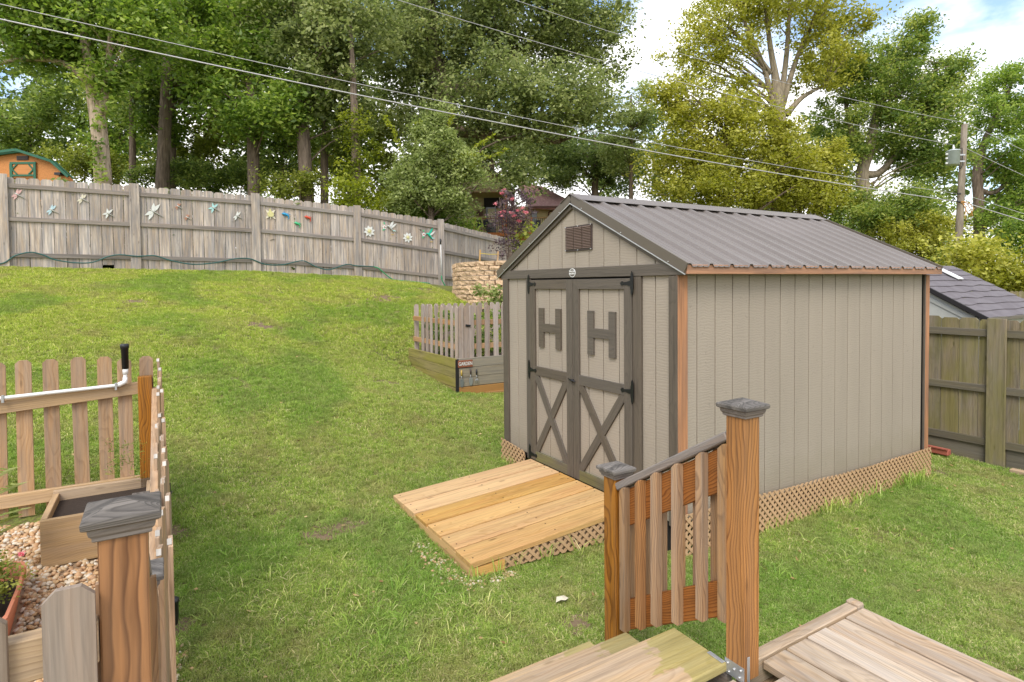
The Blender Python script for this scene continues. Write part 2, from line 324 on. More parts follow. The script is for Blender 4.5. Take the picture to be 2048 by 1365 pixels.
for k, c in dict(paintwhite=(.62, .62, .58), paintteal=(.35, .58, .56), paintpink=(.60, .36, .33), paintcream=(.62, .56, .42), paintcopper=(.42, .20, .12), paintyellow=(.55, .50, .22),
                 paintblue=(.02, .26, .50), paintgreen=(.05, .42, .18), paintred=(.55, .06, .02), paintemerald=(.01, .42, .26), paintltblue=(.42, .56, .60), paintgold=(.45, .30, .05), paintbody=(.45, .44, .40)).items():
    M_[k] = emboss_paint('painted_metal_'+k[5:], c)
M_['orangeshed'] = wood('orange_stained_siding', (.60, .22, .035), (.46, .15, .02), ring=10, ringc=.3, fib=.12)
M_['greenpaint'] = flat('green_painted_trim', (.02, .115, .065), .6)
M_['wire'] = flat('aluminium_cable', (.42, .40, .40), .5, .2)
M_['poly'] = flat('grey_utility_box', (.50, .55, .57), .45)
def shingle(name, c1, c2, sc=14):
    s = NT(name); tc = s.n('ShaderNodeTexCoord').outputs['Object']; br = s.n('ShaderNodeTexNoise'); br.inputs['Scale'].default_value = sc; s.l(tc, br.inputs['Vector'])
    return s.done(s.mix(s.ramp(br.outputs[0], [(.4, 0), (.6, 1)]), c1, c2), .9)
M_['hroof'] = shingle('house_shingle', (.26, .13, .115), (.35, .20, .175), 9)
M_['hroofd'] = shingle('dark_shingle', (.11, .085, .085), (.16, .13, .13), 9)
M_['rroof'] = shingle('resin_shed_shingle', (.125, .108, .115), (.15, .132, .14), 5)
M_['rwall'] = flat('resin_shed_wall', (.43, .43, .39), .6)
M_['hwall'] = flat('house_siding', (.52, .45, .25), .8)
M_['htrim'] = flat('house_brown_trim', (.10, .04, .03), .6)
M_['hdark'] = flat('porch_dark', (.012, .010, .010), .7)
M_['hdeck'] = flat('orange_deck_stain', (.42, .13, .03), .7)
M_['glass'] = flat('window_glass', (.10, .11, .11), .1)
M_['curtain'] = flat('door_curtain', (.60, .58, .40), .9, var=.4, scale=5)
def bark(name, c1, c2, sc=1.):
    s = NT(name); tc = s.n('ShaderNodeTexCoord').outputs['Object']
    n = s.noise(s.scale(tc, (14*sc, 14*sc, 2.2*sc)), 1, 5, .65); n2 = s.noise(tc, 1.3, 3)
    c = s.mix(s.ramp(n, [(.35, 0), (.62, 1)]), c2, c1); c = s.mix(s.math('MULTIPLY', s.ramp(n2, [(.5, 0), (.7, 1)]), .5), c, tuple(x*.6 for x in c1))
    s.bump(n, .9, .03); return s.done(c, .9, spec=.2)
M_['bark'] = bark('grey_brown_bark', (.24, .18, .135), (.09, .066, .05))
M_['barkpale'] = bark('pale_flaking_bark', (.50, .39, .28), (.24, .175, .125))
M_['barkgrey'] = bark('light_grey_bark', (.33, .27, .19), (.15, .12, .085))
M_['pole'] = bark('weathered_pole_wood', (.30, .25, .19), (.17, .135, .10), .6)
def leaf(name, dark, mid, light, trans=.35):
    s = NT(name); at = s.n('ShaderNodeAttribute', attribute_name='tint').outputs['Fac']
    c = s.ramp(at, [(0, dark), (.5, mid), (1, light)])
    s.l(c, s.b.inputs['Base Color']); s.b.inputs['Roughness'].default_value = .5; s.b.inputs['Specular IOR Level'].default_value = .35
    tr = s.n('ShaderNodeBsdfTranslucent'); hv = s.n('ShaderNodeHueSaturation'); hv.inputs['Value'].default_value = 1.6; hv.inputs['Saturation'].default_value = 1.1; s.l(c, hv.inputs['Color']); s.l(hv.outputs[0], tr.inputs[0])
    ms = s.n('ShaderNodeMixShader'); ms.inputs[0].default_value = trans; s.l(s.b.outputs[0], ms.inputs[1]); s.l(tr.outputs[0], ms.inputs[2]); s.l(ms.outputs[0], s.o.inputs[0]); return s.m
M_['oak'] = leaf('oak_leaves', (0.075, 0.115, 0.03), (0.19, 0.26, 0.055), (0.42, 0.47, 0.13), 0.45)
M_['oak2'] = leaf('bluish_oak_leaves', (0.085, 0.11, 0.038), (0.215, 0.26, 0.08), (0.48, 0.5, 0.22), 0.45)
M_['maple'] = leaf('bright_green_leaves', (0.085, 0.145, 0.025), (0.2, 0.29, 0.05), (0.43, 0.5, 0.12), 0.45)
M_['yellow'] = leaf('yellow_green_leaves', (0.16, 0.175, 0.02), (0.34, 0.345, 0.05), (0.58, 0.55, 0.14), 0.45)
M_['mid'] = leaf('mid_green_leaves', (0.085, 0.135, 0.03), (0.2, 0.275, 0.055), (0.44, 0.46, 0.12), 0.45)
M_['olive'] = leaf('olive_leaves', (0.1, 0.125, 0.022), (0.23, 0.27, 0.045), (0.42, 0.43, 0.1), 0.45)
M_['silver'] = leaf('silvery_leaves', (0.13, 0.17, 0.05), (0.29, 0.34, 0.11), (0.5, 0.54, 0.24), 0.45)
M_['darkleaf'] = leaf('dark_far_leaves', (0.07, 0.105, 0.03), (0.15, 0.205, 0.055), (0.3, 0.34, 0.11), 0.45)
M_['purple'] = leaf('purple_leaves', (0.060, 0.037, 0.048), (0.119, 0.076, 0.085), (0.238, 0.170, 0.170))
M_['pink'] = leaf('pink_blossom', (.55, .12, .16), (.78, .25, .30), (.88, .48, .50))
M_['ivy'] = leaf('ivy_leaves', (0.1, 0.13, 0.015), (0.24, 0.28, 0.03), (0.42, 0.45, 0.07), 0.45)

# ------------------------------------------------------------------ terrain
PC = []
def addp(p, z=None): PC.append((p[0], p[1], p[2] if z is None else z))
for x, z in ((-5.9, 2.47), (-3.69, 2.43), (-1.26, 2.40), (1.17, 2.27), (3.53, 2.03)): PC.append((x, 12.1, z))
PC += [(6, 13.3, 1.85), (-5.9, 14, 2.62), (-1.3, 14, 2.58), (3.5, 15, 2.2)]
PC += [(0, 0, 0), (0, 2.5, .085), (3.7, 0, -.045), (3.7, 2.5, .06), (2, 0, -.03), (-1.5, .42, .045), (-1.5, 2, .10), (5.3, 0, -.20), (5.3, -1, -.2), (5.3, 1.2, -.15), (5.4, 4, .1)]
PC += [(.59, 5., .39), (.59, 6.7, .56), (1.6, 5, .30), (-3.8, 2.1, .46), (-3.3, 2.1, .42), (-3.3, 1, .2), (-3.3, 0, .05), (-3.3, -1, 0), (-4.5, 1.5, .36), (-5, 2.1, .5), (-4.2, 0, .08)]
PC += [(-1.4, -1.5, 0), (0, -2, -.03), (2.5, -3, -.12), (-4, -3, 0), (8, -6, -.3), (0, -8, -.05), (-8, -3, .1), (-8, 4, .9), (-8, 8, 1.75), (-9, 12, 2.6)]
addp(atd(945, 605, 13)); addp(atd(900, 590, 14.3)); PC += [(3.4, 5, .45), (5, 8, 1.3)]
PC += [(-2.5, 7, 1.45), (-.8, 4.2, .55)]
for x in (-60, -20, 20, 60): PC += [(x, 45, 4.0 if x < 30 else 1.5), (x, 130, 6. if x < 30 else 2)]
PC += [(-40, 12, 2.5), (-60, -30, 0), (60, -30, -1), (0, -30, 0), (25, 5, .2), (60, 10, .5), (20, 20, 1.6), (36, 12, .8), (250, 250, 4), (-250, 250, 5), (-250, -250, 0), (250, -250, 0)]
PC = np.array(PC)
def _k(r): return r
def _solve():
    n = len(PC); d = np.hypot(PC[:, None, 0]-PC[None, :, 0], PC[:, None, 1]-PC[None, :, 1])
    A = np.zeros((n+3, n+3)); A[:n, :n] = _k(d)+np.eye(n)*.02; A[:n, n] = 1; A[:n, n+1:] = PC[:, :2]; A[n, :n] = 1; A[n+1:, :n] = PC[:, :2].T
    return np.linalg.solve(A, np.r_[PC[:, 2], 0, 0, 0])
_W = _solve()
def hgt(x, y):
    x = np.atleast_1d(np.asarray(x, float)); y = np.atleast_1d(np.asarray(y, float)); n = len(PC); o = np.empty(len(x))
    for a in range(0, len(x), 20000):
        xx, yy = x[a:a+20000], y[a:a+20000]
        d = np.hypot(xx[:, None]-PC[None, :, 0], yy[:, None]-PC[None, :, 1])
        o[a:a+20000] = _k(d)@_W[:n]+_W[n]+_W[n+1]*xx+_W[n+2]*yy
    return o
def g1(x, y): return float(hgt([x], [y])[0])

def gridcoords(a, b, lo, hi, fine, grow=1.25):
    c = list(np.arange(a, b+1e-6, fine)); s = fine; x = b
    while x < hi: s *= grow; x += s; c.append(min(x, hi))
    s = fine; x = a; pre = []
    while x > lo: s *= grow; x -= s; pre.append(max(x, lo))
    return np.array(pre[::-1]+c)
def groundmat():
    s = NT('lawn_soil'); p = s.n('ShaderNodeNewGeometry').outputs['Position']
    n = s.noise(p, 1.1, 4); f = s.noise(p, 40, 4, .6); f2 = s.noise(p, 9, 3)
    c = s.mix(s.ramp(n, [(.35, 0), (.65, 1)]), (.16, .20, .045), (.24, .26, .06))
    c = s.mix(s.ramp(f, [(.4, 0), (.62, 1)]), c, (.13, .11, .05)); c = s.mix(s.ramp(f2, [(.62, 0), (.75, .8)]), c, (.11, .085, .05))
    s.bump(f, .8, .02); return s.done(c, .95, spec=.1)
M_['ground'] = groundmat()
gx = gridcoords(-7, 7, -260, 260, .2); gy = gridcoords(-4, 13, -260, 260, .2)
XX, YY = np.meshgrid(gx, gy, indexing='ij'); ZZ = hgt(XX.ravel(), YY.ravel())
nx, ny = len(gx), len(gy)
ZZ = ZZ + np.where(np.abs(XX.ravel()) < 8, rng.normal(0, .004, nx*ny), 0)
idx = np.arange(nx*ny).reshape(nx, ny)
q = np.stack([idx[:-1, :-1], idx[1:, :-1], idx[1:, 1:], idx[:-1, 1:]], -1).reshape(-1, 4)
g = pymesh('lawn_ground', np.stack([XX.ravel(), YY.ravel(), ZZ], -1), q.tolist(), M_['ground'], kind='structure', smooth=True)

# ------------------------------------------------------------------ SHED
W_, L_ = 2.517, 3.725
SZ0, HZ = .232, 2.115
shed = thing('garden_shed', (L_/2, W_/2, 0), 'large beige garden shed with brown ribbed metal roof and two H letters on its doors', 'shed')
sid, trim = M_['sid'], M_['trim']
# dark core behind the grooves
link('wall_core', boxmesh(L_-.04, W_-.04, HZ+.05-SZ0, M_['dark'], 0), shed, frame((L_/2, W_/2, (HZ+.05+SZ0)/2), (1, 0, 0), (0, 0, 1)))
gr = .2032; gap = .0095
def strips(a, b, first):
    e = [a]; x = first
    while x < b-.02:
        if x > a+.02: e.append(x)
        x += gr
    e.append(b); return list(zip(e[:-1], e[1:]))
def vboard(y0, y1, z0, z1, x, m, name='siding_board', axis='x'):
    g_ = gap/2
    if axis == 'x': return box(name, shed, (x, x+.016), (y0+g_, y1-g_), (z0, z1), m, 'z', .002)
    return box(name, shed, (y0+g_, y1-g_), (x, x+.016), (z0, z1), m, 'z', .002)
for a, b in strips(.09, L_-.09, .2104+.0): vboard(a, b, SZ0+.0, HZ+.03, -.0, sid, axis='y')       # right side wall
for a, b in strips(.09, L_-.09, .2104): vboard(a, b, SZ0, HZ+.03, W_-.016, sid, axis='y')
for a, b in strips(.0, W_, .2249-.2032+.2032*0): vboard(a, b, SZ0, HZ+.03, L_-.016, sid)
for a, b in strips(.05, .37, .2249): vboard(a, b, SZ0, HZ, 0, sid)
for a, b in strips(2.05, W_-.06, .2249): vboard(a, b, SZ0+.04, HZ, 0, sid)
AP = 2.83; ZE = 2.165; SL = (AP-ZE)/(W_/2+.10)                                   # roof line
def roofz(y): return AP-abs(y-W_/2)*SL
for a, b in strips(.05, W_-.05, .2249):                                          # gable boards, cut to the roof slope
    a2, b2 = a+gap/2, b-gap/2; mid = W_/2; zz = lambda y: roofz(y)-.03
    for X0, nm in ((0, 1), (L_-.016, 0)):
        top = [(b2, zz(b2)), (a2, zz(a2))] if not (a2 < mid < b2) else [(b2, zz(b2)), (mid, zz(mid)), (a2, zz(a2))]
        poly = [(a2, 2.19), (b2, 2.19)]+top
        if min(t[1] for t in top) < 2.195: poly = [(a2, 2.19), (b2, 2.19)]+[(t[0], max(t[1], 2.192)) for t in top]
        # local x=z (up) so the grain runs up
        P2 = [(z_, -y_) for y_, z_ in poly]
        prism('gable_board', shed, P2, .016, sid, Matrix(((0, 0, 1, X0), (0, -1, 0, 0), (1, 0, 0, 0), (0, 0, 0, 1))))
# corner trim, header, casings
box('corner_trim', shed, (-.022, 0), (-.022, .068), (SZ0-.02, 2.10), trim, 'z')
box('corner_trim', shed, (-.020, .085), (-.024, -.002), (SZ0-.02, 2.105), M_['orange'], 'z').__setitem__('label', 'bare orange wood corner board')
box('corner_trim', shed, (-.022, 0), (W_-.085, W_+.02), (SZ0-.0, 2.10), trim, 'z')
box('corner_trim', shed, (L_-.072, L_-.0555), (-.022, 0), (SZ0-.02, 2.105), trim, 'z')
box('corner_trim', shed, (L_-.055, L_+.02), (-.024, 0), (SZ0-.02, 2.105), M_['orange'], 'z').__setitem__('label', 'bare orange wood corner board')
box('header_board', shed, (-.026, 0), (-.10, W_+.03), (2.102, 2.192), trim, 'y')
box('door_casing', shed, (-.022, 0), (.363, .455), (SZ0-.02, 2.10), trim, 'z')
box('door_casing', shed, (-.022, 0), (1.975, 2.06), (SZ0+.0, 2.10), trim, 'z')
# rake boards (under roof edge on the gable)
for s_ in (-1, 1):
    yo = W_/2+s_*(W_/2+.06); p0 = (-.012, yo, roofz(yo)-.052); p1 = (-.012, W_/2, AP-.052)
    beam('rake_board', shed, p0, p1, .022, .075, trim, (0, 0, 1))
    yo = W_/2+s_*(W_/2+.115); p0 = (-.034, yo, roofz(yo)-.012+.005); p1 = (-.034, W_/2+s_*.004, AP-.012+.007)
    beam('metal_rake_trim', shed, p0, p1, .012, .085, M_['metalbrown'], (0, 0, 1), .001)
    beam('drip_edge', shed, (-.043, yo, roofz(yo)-.052), (-.043, W_/2, AP-.050), .006, .008, M_['screw'], (0, 0, 1), .001)
    beam('metal_rake_trim', shed, (L_+.05, yo, roofz(yo)-.005), (L_+.05, W_/2, AP-.003), .012, .085, M_['metalbrown'], (0, 0, 1), .001)
    for t in (.12, .5, .88):
        q_ = Vector(p0).lerp(Vector(p1), t); beam('screw', shed, (-.048, q_.y, q_.z-.028), (-.036, q_.y, q_.z-.028), .009, .009, M_['screw'], (0, 0, 1), .002)
# eave fascia
box('fascia_board', shed, (-.02, L_+.075), (-.115, -.095), (2.108, 2.178), M_['orange'], 'x').__setitem__('label', 'bare orange fascia board')
box('fascia_board', shed, (-.02, L_+.06), (W_+.095, W_+.115), (2.108, 2.178), M_['orange'], 'x')
box('soffit', shed, (-.004, L_+.05), (-.094, -.001), (2.118, 2.135), M_['dark'], 'x', 0)
box('soffit', shed, (-.004, L_+.05), (W_+.001, W_+.094), (2.118, 2.135), M_['dark'], 'x', 0)
# ribbed roof sheets
def roof_profile(n_):
    out_ = []
    for i in range(n_):
        b = i*.2286
        for dx, dz in ((0, 0), (.016, .024), (.044, .024), (.060, 0), (.098, 0), (.104, .004), (.116, .004), (.122, 0), (.158, 0), (.164, .004), (.176, .004), (.182, 0)): out_.append((b+dx, dz))
    out_.append((n_*.2286, 0)); return out_
prof_all = roof_profile(17); x0r = -.035
for s_ in (-1, 1):
    for k in range(5):
        sub_ = [(x, z) for x, z in prof_all if k*.9144-1e-4 <= x <= min((k+1)*.9144, L_+.10)+1e-4]
        if len(sub_) < 3: continue
        ye = W_/2+s_*(W_/2+.125); V_, F_ = [], []
        for x, z in sub_:
            zz_ = z+.004*(k % 2)*0
            V_ += [(x0r+x, ye, roofz(ye)+.012+zz_), (x0r+x, W_/2, AP+.012+zz_), (x0r+x, ye, roofz(ye)+.008+zz_), (x0r+x, W_/2, AP+.008+zz_)]
        for i in range(len(sub_)-1):
            a = 4*i; b = a+4; F_ += [(a, b, b+1, a+1), (a+2, a+3, b+3, b+2), (a, a+2, b+2, b)]
        pymesh('roof_sheet', V_, F_, M_['roof'], shed)
rc = .15
for s_ in (-1, 1):
    beam('ridge_cap', shed, (-.05, W_/2+s_*rc*.5, AP+.040-rc*.5*SL), (L_+.03, W_/2+s_*rc*.5, AP+.040-rc*.5*SL), rc*1.13, .004, M_['roof'], (0, s_*SL, 1), .001)
# vent
vy0, vy1, vz0, vz1 = .985, 1.375, 2.345, 2.575
vent = box('gable_vent', shed, (-.012, -.001), (vy0, vy1), (vz0, vz1), M_['vent'], 'y', .001)
for i in range(14):
    z = vz0+.018+i*(vz1-vz0-.03)/14
    for c_ in range(3):
        ya = vy0+.012+c_*.126; beam('louver', vent, (-.017, ya, z+.006), (-.017, ya+.112, z+.006), .011, .004, M_['louver'], (-.7, 0, .7), 0)
for yy in (vy0+.008, vy1-.008, (vy0+vy1)/2):
    for zz in (vz0+.008, vz1-.006): beam('screw', vent, (-.022, yy, zz), (-.012, yy, zz), .010, .010, M_['screw'], (0, 0, 1), .002)
# maker's plate
lg = thing('tmp', (0, 0, 0), None, None); bpy.data.objects.remove(lg)
cy, cz = 1.247, 2.146
n_ = 28; ring_o = [(.048*math.cos(2*math.pi*i/n_), .040*math.sin(2*math.pi*i/n_)) for i in range(n_)]; ring_i = [(a*.86, b*.84) for a, b in ring_o]
MX = Matrix(((0, 0, -1, -.027), (-1, 0, 0, cy), (0, 1, 0, cz), (0, 0, 0, 1)))
plate = prism('maker_plate', shed, ring_o, .003, M_['white'], MX)
prism('plate_field', plate, ring_i, .0045, M_['trim'], MX)
def text3d(body, size, m, Mw, parent, name, ext=.0008, sx=1):
    cu = bpy.data.curves.new('t', 'FONT'); cu.body = body; cu.size = size; cu.extrude = ext; cu.align_x = 'CENTER'; cu.align_y = 'CENTER'; cu.offset = size*.02
    to = bpy.data.objects.new('t', cu); COL.objects.link(to); dg = bpy.context.evaluated_depsgraph_get(); me = bpy.data.meshes.new_from_object(to.evaluated_get(dg))
    bpy.data.objects.remove(to); me.materials.clear(); me.materials.append(m)
    for v in me.vertices: v.co.x *= sx
    return link(name, me, parent, Mw)
MT = lambda dz: Matrix(((0, 0, -1, -.0322), (-1, 0, 0, cy), (0, 1, 0, cz+dz), (0, 0, 0, 1)))
text3d('WALDEN', .022, M_['white'], MT(.012), plate, 'lettering'); text3d('BUILDINGS', .020, M_['white'], MT(-.009), plate, 'lettering', sx=.92)
# doors
def door(y0, y1, hinge_y, sgn):
    """y0<y1 ; hinge side = hinge_y"""
    d = box('door', shed, (-.001, .0), (y0, y1), (.25, 2.088), M_['dark'], 'z', 0)
    def b_(nm, *a, **k): return box(nm, d, *a, **k)
    sw = .092; x = (-.034, -.012)
    b_('stile', x, (y0+.002, y0+sw), (.25, 2.086), trim, 'z'); b_('stile', x, (y1-sw, y1-.002), (.25, 2.086), trim, 'z')
    b_('rail', x, (y0+sw, y1-sw), (1.995, 2.086), trim, 'y'); b_('rail', x, (y0+sw, y1-sw), (1.125, 1.215), trim, 'y'); b_('rail', x, (y0+sw, y1-sw), (.25, .345), M_['trimmoss'], 'y')
    fy = .2249
    e = [y0+sw-.01]; yy = fy
    while yy < y1-sw:
        if yy > y0+sw+.01: e.append(yy)
        yy += gr
    e.append(y1-sw+.01)
    for a, b in zip(e[:-1], e[1:]): b_('door_panel', (-.012, -.002), (a+gap/2, b-gap/2), (.3, 2.02), sid, 'z', .002)
    # X brace
    a = (-.023, y0+sw+.028, 1.122); b = (-.023, y1-sw-.028, .348)
    a2 = (-.0235, y1-sw-.028, 1.122); b2 = (-.0235, y0+sw+.028, .348)
    def brace(p, q_, x_):
        p, q_ = Vector(p), Vector(q_); wd = .074; dy, dz = q_.y-p.y, q_.z-p.z; k = wd/2*math.hypot(dy, dz)/abs(dz)
        lo, hi = (p, q_) if p.z < q_.z else (q_, p); yl, yh = y0+sw, y1-sw
        cl = lambda v: min(max(v, yl), yh)
        m_ = (hi.y-lo.y)/(hi.z-lo.z)
        poly = []
        for zz_, s2 in ((lo.z, -1), (lo.z, 1)): poly.append((cl(lo.y+s2*k), zz_))
        poly2 = [(cl(hi.y+k), hi.z), (cl(hi.y-k), hi.z)]
        # proper clipping against the stiles
        raw = [(lo.y-k, lo.z), (lo.y+k, lo.z), (hi.y+k, hi.z), (hi.y-k, hi.z)]
        def clip(pl, f, val, keep):
            out_ = []
            for i in range(len(pl)):
                A, B = pl[i], pl[(i+1) % len(pl)]; ia, ib = keep(A[0]), keep(B[0])
                if ia: out_.append(A)
                if ia != ib: t = (val-A[0])/(B[0]-A[0]); out_.append((val, A[1]+t*(B[1]-A[1])))
            return out_
        pl = clip(raw, 0, yl, lambda v: v >= yl); pl = clip(pl, 0, yh, lambda v: v <= yh)
        return pl
    def put(pl, xa, nm='brace'):
        # local frame: x along brace
        c = Vector((xa, sum(p[0] for p in pl)/len(pl), sum(p[1] for p in pl)/len(pl)))
        big = max(((Vector((p[0]-q_[0], p[1]-q_[1])), 1) for p in pl for q_ in pl), key=lambda t: t[0].length)[0].normalized()
        fr = frame(c, (0, big.x, big.y), (-1, 0, 0)); inv = fr.inverted()
        loc = [inv @ Vector((xa, p[0], p[1])) for p in pl]; prism(nm, d, [(v.x, v.y) for v in loc], .018, trim, fr)
    A_ = brace((0, y1-sw-.01, 1.125), (0, y0+sw+.01, .345), 0)
    put(A_, -.0125)
    # broken brace (two pieces butting the full one)
    full = brace((0, y0+sw+.01, 1.125), (0, y1-sw-.01, .345), 0)
    ym, zm = (y0+y1)/2, .735; dy, dz = (y1-y0-2*sw-.02), .78; nrm = Vector((dz, -dy)).normalized(); 
    def cliph(pl, sg):
        # keep the side where sg*(dot(p-mid, n2)) > half width ; n2 = normal of the crossing brace
        n2 = Vector((dz, -dy)).normalized(); hw = .037; out_ = []
        f = lambda P: sg*((P[0]-ym)*n2.x+(P[1]-zm)*n2.y)-hw
        for i in range(len(pl)):
            A, B = pl[i], pl[(i+1) % len(pl)]; fa, fb = f(A), f(B)
            if fa >= 0: out_.append(A)
            if (fa >= 0) != (fb >= 0): t = fa/(fa-fb); out_.append((A[0]+t*(B[0]-A[0]), A[1]+t*(B[1]-A[1])))
        return out_
    for sg in (-1, 1): put(cliph(full, sg), -.0125)
    # H letter
    hc = (y0+y1)/2+(-.006 if sgn > 0 else .015); hz = 1.612; hw_, hh = .185, .195; st = .082
    H = [(-hw_, -hh), (-hw_+st, -hh), (-hw_+st, -st/2), (hw_-st, -st/2), (hw_-st, -hh), (hw_, -hh), (hw_, hh), (hw_-st, hh), (hw_-st, st/2), (-hw_+st, st/2), (-hw_+st, hh), (-hw_, hh)]
    prism('letter_h', d, H, .018, trim, Matrix(((0, 0, -1, -.0125), (-1, 0, 0, hc), (0, 1, 0, hz), (0, 0, 0, 1))))
    # hinges
    for zc in (2.045, 1.17, .30):
        dr = 1 if sgn > 0 else -1        # towards the door
        yh = hinge_y
        poly = [(-.012, -.075), (0, -.098), (.012, -.075), (.012, -.055), (.017, -.045), (.017, -.022), (.07, -.012), (.105, -.010), (.108, -.018), (.122, -.018), (.138, 0), (.122, .018), (.108, .018), (.105, .010), (.07, .012), (.017, .022), (.017, .045), (.012, .055), (.012, .075), (0, .098), (-.012, .075), (-.017, .045), (-.017, -.045)]
        poly = [(a*(-dr), b) for a, b in poly]
        if dr > 0: poly = poly[::-1]
        h_ = prism('hinge', d, poly, .006, M_['black'], Matrix(((0, 0, -1, -.0345), (-1, 0, 0, yh), (0, 1, 0, zc), (0, 0, 0, 1))))
        for a, b in ((0, .078), (0, -.078), (0, .035), (0, -.035), (.055, .003), (.085, -.003), (.122, 0)):
            pass
    return d
d1 = door(.457, 1.247, .447, 1); d2 = door(1.25, 1.972, 1.985, -1)
hd_ = thing('tmp2', (0, 0, 0), None, None); bpy.data.objects.remove(hd_)
tube('door_handle', [[(-.034, 1.235, 1.155, .014), (-.052, 1.235, 1.155, .014)], [(-.05, 1.19, 1.152, .006), (-.055, 1.24, 1.157, .009), (-.05, 1.295, 1.168, .005)]], M_['black'], shed, 8)
# lattice skirt
def lattice(parent, p0, ax, len_, z0f, z1f, nrm, pitch=.066, sw=.0215, th=.006, name='lattice_panel'):
    """p0: start, ax: unit horizontal axis; z0f/z1f(t) bottom/top; slats of two crossing layers, cut to the panel"""
    ax = Vector(ax); nrm = Vector(nrm); V_, F_ = [], []
    for lay, sg in ((0, 1), (1, -1)):
        t = -1.5
        while t < len_+1.5:
            # slat centre line: t + sg*z
            def line(off):
                # polyline clipped to panel: param z
                return off
            w2 = sw/2*math.sqrt(2)
            poly = [(t-w2+sg*0, 0), (t+w2, 0)]
            # strip quad between z=-.2 and 1 then clip
            zlo, zhi = -.3, .9
            pl = [(t-w2+sg*zlo, zlo), (t+w2+sg*zlo, zlo), (t+w2+sg*zhi, zhi), (t-w2+sg*zhi, zhi)]
            for f in (lambda P: P[0], lambda P: len_-P[0], lambda P: P[1]-z0f(P[0]), lambda P: z1f(P[0])-P[1]):
                o_ = []
                for i in range(len(pl)):
                    A, B = pl[i], pl[(i+1) % len(pl)]; fa, fb = f(A), f(B)
                    if fa >= 0: o_.append(A)
                    if (fa >= 0) != (fb >= 0): k = fa/(fa-fb); o_.append((A[0]+k*(B[0]-A[0]), A[1]+k*(B[1]-A[1])))
                pl = o_
                if len(pl) < 3: break
            if len(pl) >= 3:
                n = len(pl); b = len(V_); o1 = th*lay; 
                for off in (o1, o1+th):
                    for a_, z_ in pl: V_.append(tuple(Vector(p0)+ax*a_+Vector((0, 0, z_))+nrm*off))
                F_.append(tuple(range(b+n, b+2*n))); F_.append(tuple(range(b, b+n))[::-1]); F_ += [(b+i, b+(i+1) % n, b+n+(i+1) % n, b+n+i) for i in range(n)]
            t += pitch
    return pymesh(name, V_, F_, M_['lattice'], parent, None, 'stuff')
wob = lambda t: .012*math.sin(t*2.1)+.008*math.sin(t*5+1)
lattice(shed, (-.02, -.045, 0), (1, 0, 0), L_+.04, lambda t: -.01-.012*t+wob(t)*.5, lambda t: .315-.018*t+wob(t), (0, -1, 0))
lattice(shed, (-.045, 2.06, 0), (0, 1, 0), W_-2.03, lambda t: .06+.02*t, lambda t: .30+.08*t, (-1, 0, 0))
for (xx, yy) in ((.1, .1), (1.9, .1), (3.6, .1), (.1, 2.4), (1.9, 2.4), (3.6, 2.4), (.1, 1.25)):
    box('support_block', shed, (xx-.1, xx+.1), (yy-.0, yy+.2 if yy < 2 else yy+.02), (-.1, SZ0-.0), M_['dark'], None, 0)

# ------------------------------------------------------------------ ramp
ramp = thing('ramp', (-.75, 1.2, 0), 'new pale pine ramp of six boards leading up to the shed doors', 'ramp')
rx0, rx1, rz0, rz1 = -1.515, -.04, .158, .249
for i in range(6):
    a = .425+i*.2585; b = a+.2405; e = rng.uniform(-.006, .006)
    beam('ramp_board', ramp, (rx0+e, (a+b)/2, rz0-.02), (rx1, (a+b)/2, rz1-.02), b-a, .04, M_['ramp'], (0, 0, 1), .004)
for i in range(6):
    for t_ in (.03, .5, .97):
        for e_ in (.06, .19):
            yy = .425+i*.2585+e_; xx = rx0+(rx1-rx0)*t_; zz = rz0+(rz1-rz0)*t_; beam('deck_screw', ramp, (xx, yy, zz-.004), (xx, yy, zz+.0015), .009, .009, M_['dark'], (1, 0, 0), 0)
beam('edge_board', ramp, (rx0+.10, 1.99, rz0-.05), (rx1, 1.99, rz1-.05), .03, .05, M_['ramp'], (0, 0, 1))
prism('gap_shade_block', ramp, [(-1.48, .07), (-.06, .07), (-.06, rz1-.055), (-1.48, rz0-.05)], 1.40, M_['dark'], Matrix(((1, 0, 0, 0), (0, 0, -1, 1.92), (0, 1, 0, 0), (0, 0, 0, 1))))  # added black block under the boards, stands in for shade in the gaps
beam('end_board', ramp, (rx0+.02, .43, .085), (rx0+.02, 1.97, .085), .035, .10, M_['ramp'], (0, 0, 1))
prism('side_stringer', ramp, [(-1.49, .04), (-.05, .04), (-.05, rz1-.045), (-1.49, rz0-.045)], .035, M_['tan'], Matrix(((1, 0, 0, 0), (0, 0, -1, .49), (0, 1, 0, 0), (0, 0, 0, 1))))
prism('side_stringer', ramp, [(-1.49, .04), (-.05, .04), (-.05, rz1-.045), (-1.49, rz0-.045)], .035, M_['tan'], Matrix(((1, 0, 0, 0), (0, 0, -1, 1.95), (0, 1, 0, 0), (0, 0, 0, 1))))
lattice(ramp, (-1.30, .44, 0), (1, 0, 0), 1.25, lambda t: .055-.03*t, lambda t: .118+.062*(t+.2), (0, -1, 0), pitch=.070, sw=.023)
prism('corner_wedge', ramp, [(-1.5, .05), (-1.25, .05), (-1.25, rz0-.035), (-1.5, rz0-.045)], .02, M_['ramp'], Matrix(((1, 0, 0, 0), (0, 0, -1, .445), (0, 1, 0, 0), (0, 0, 0, 1))))

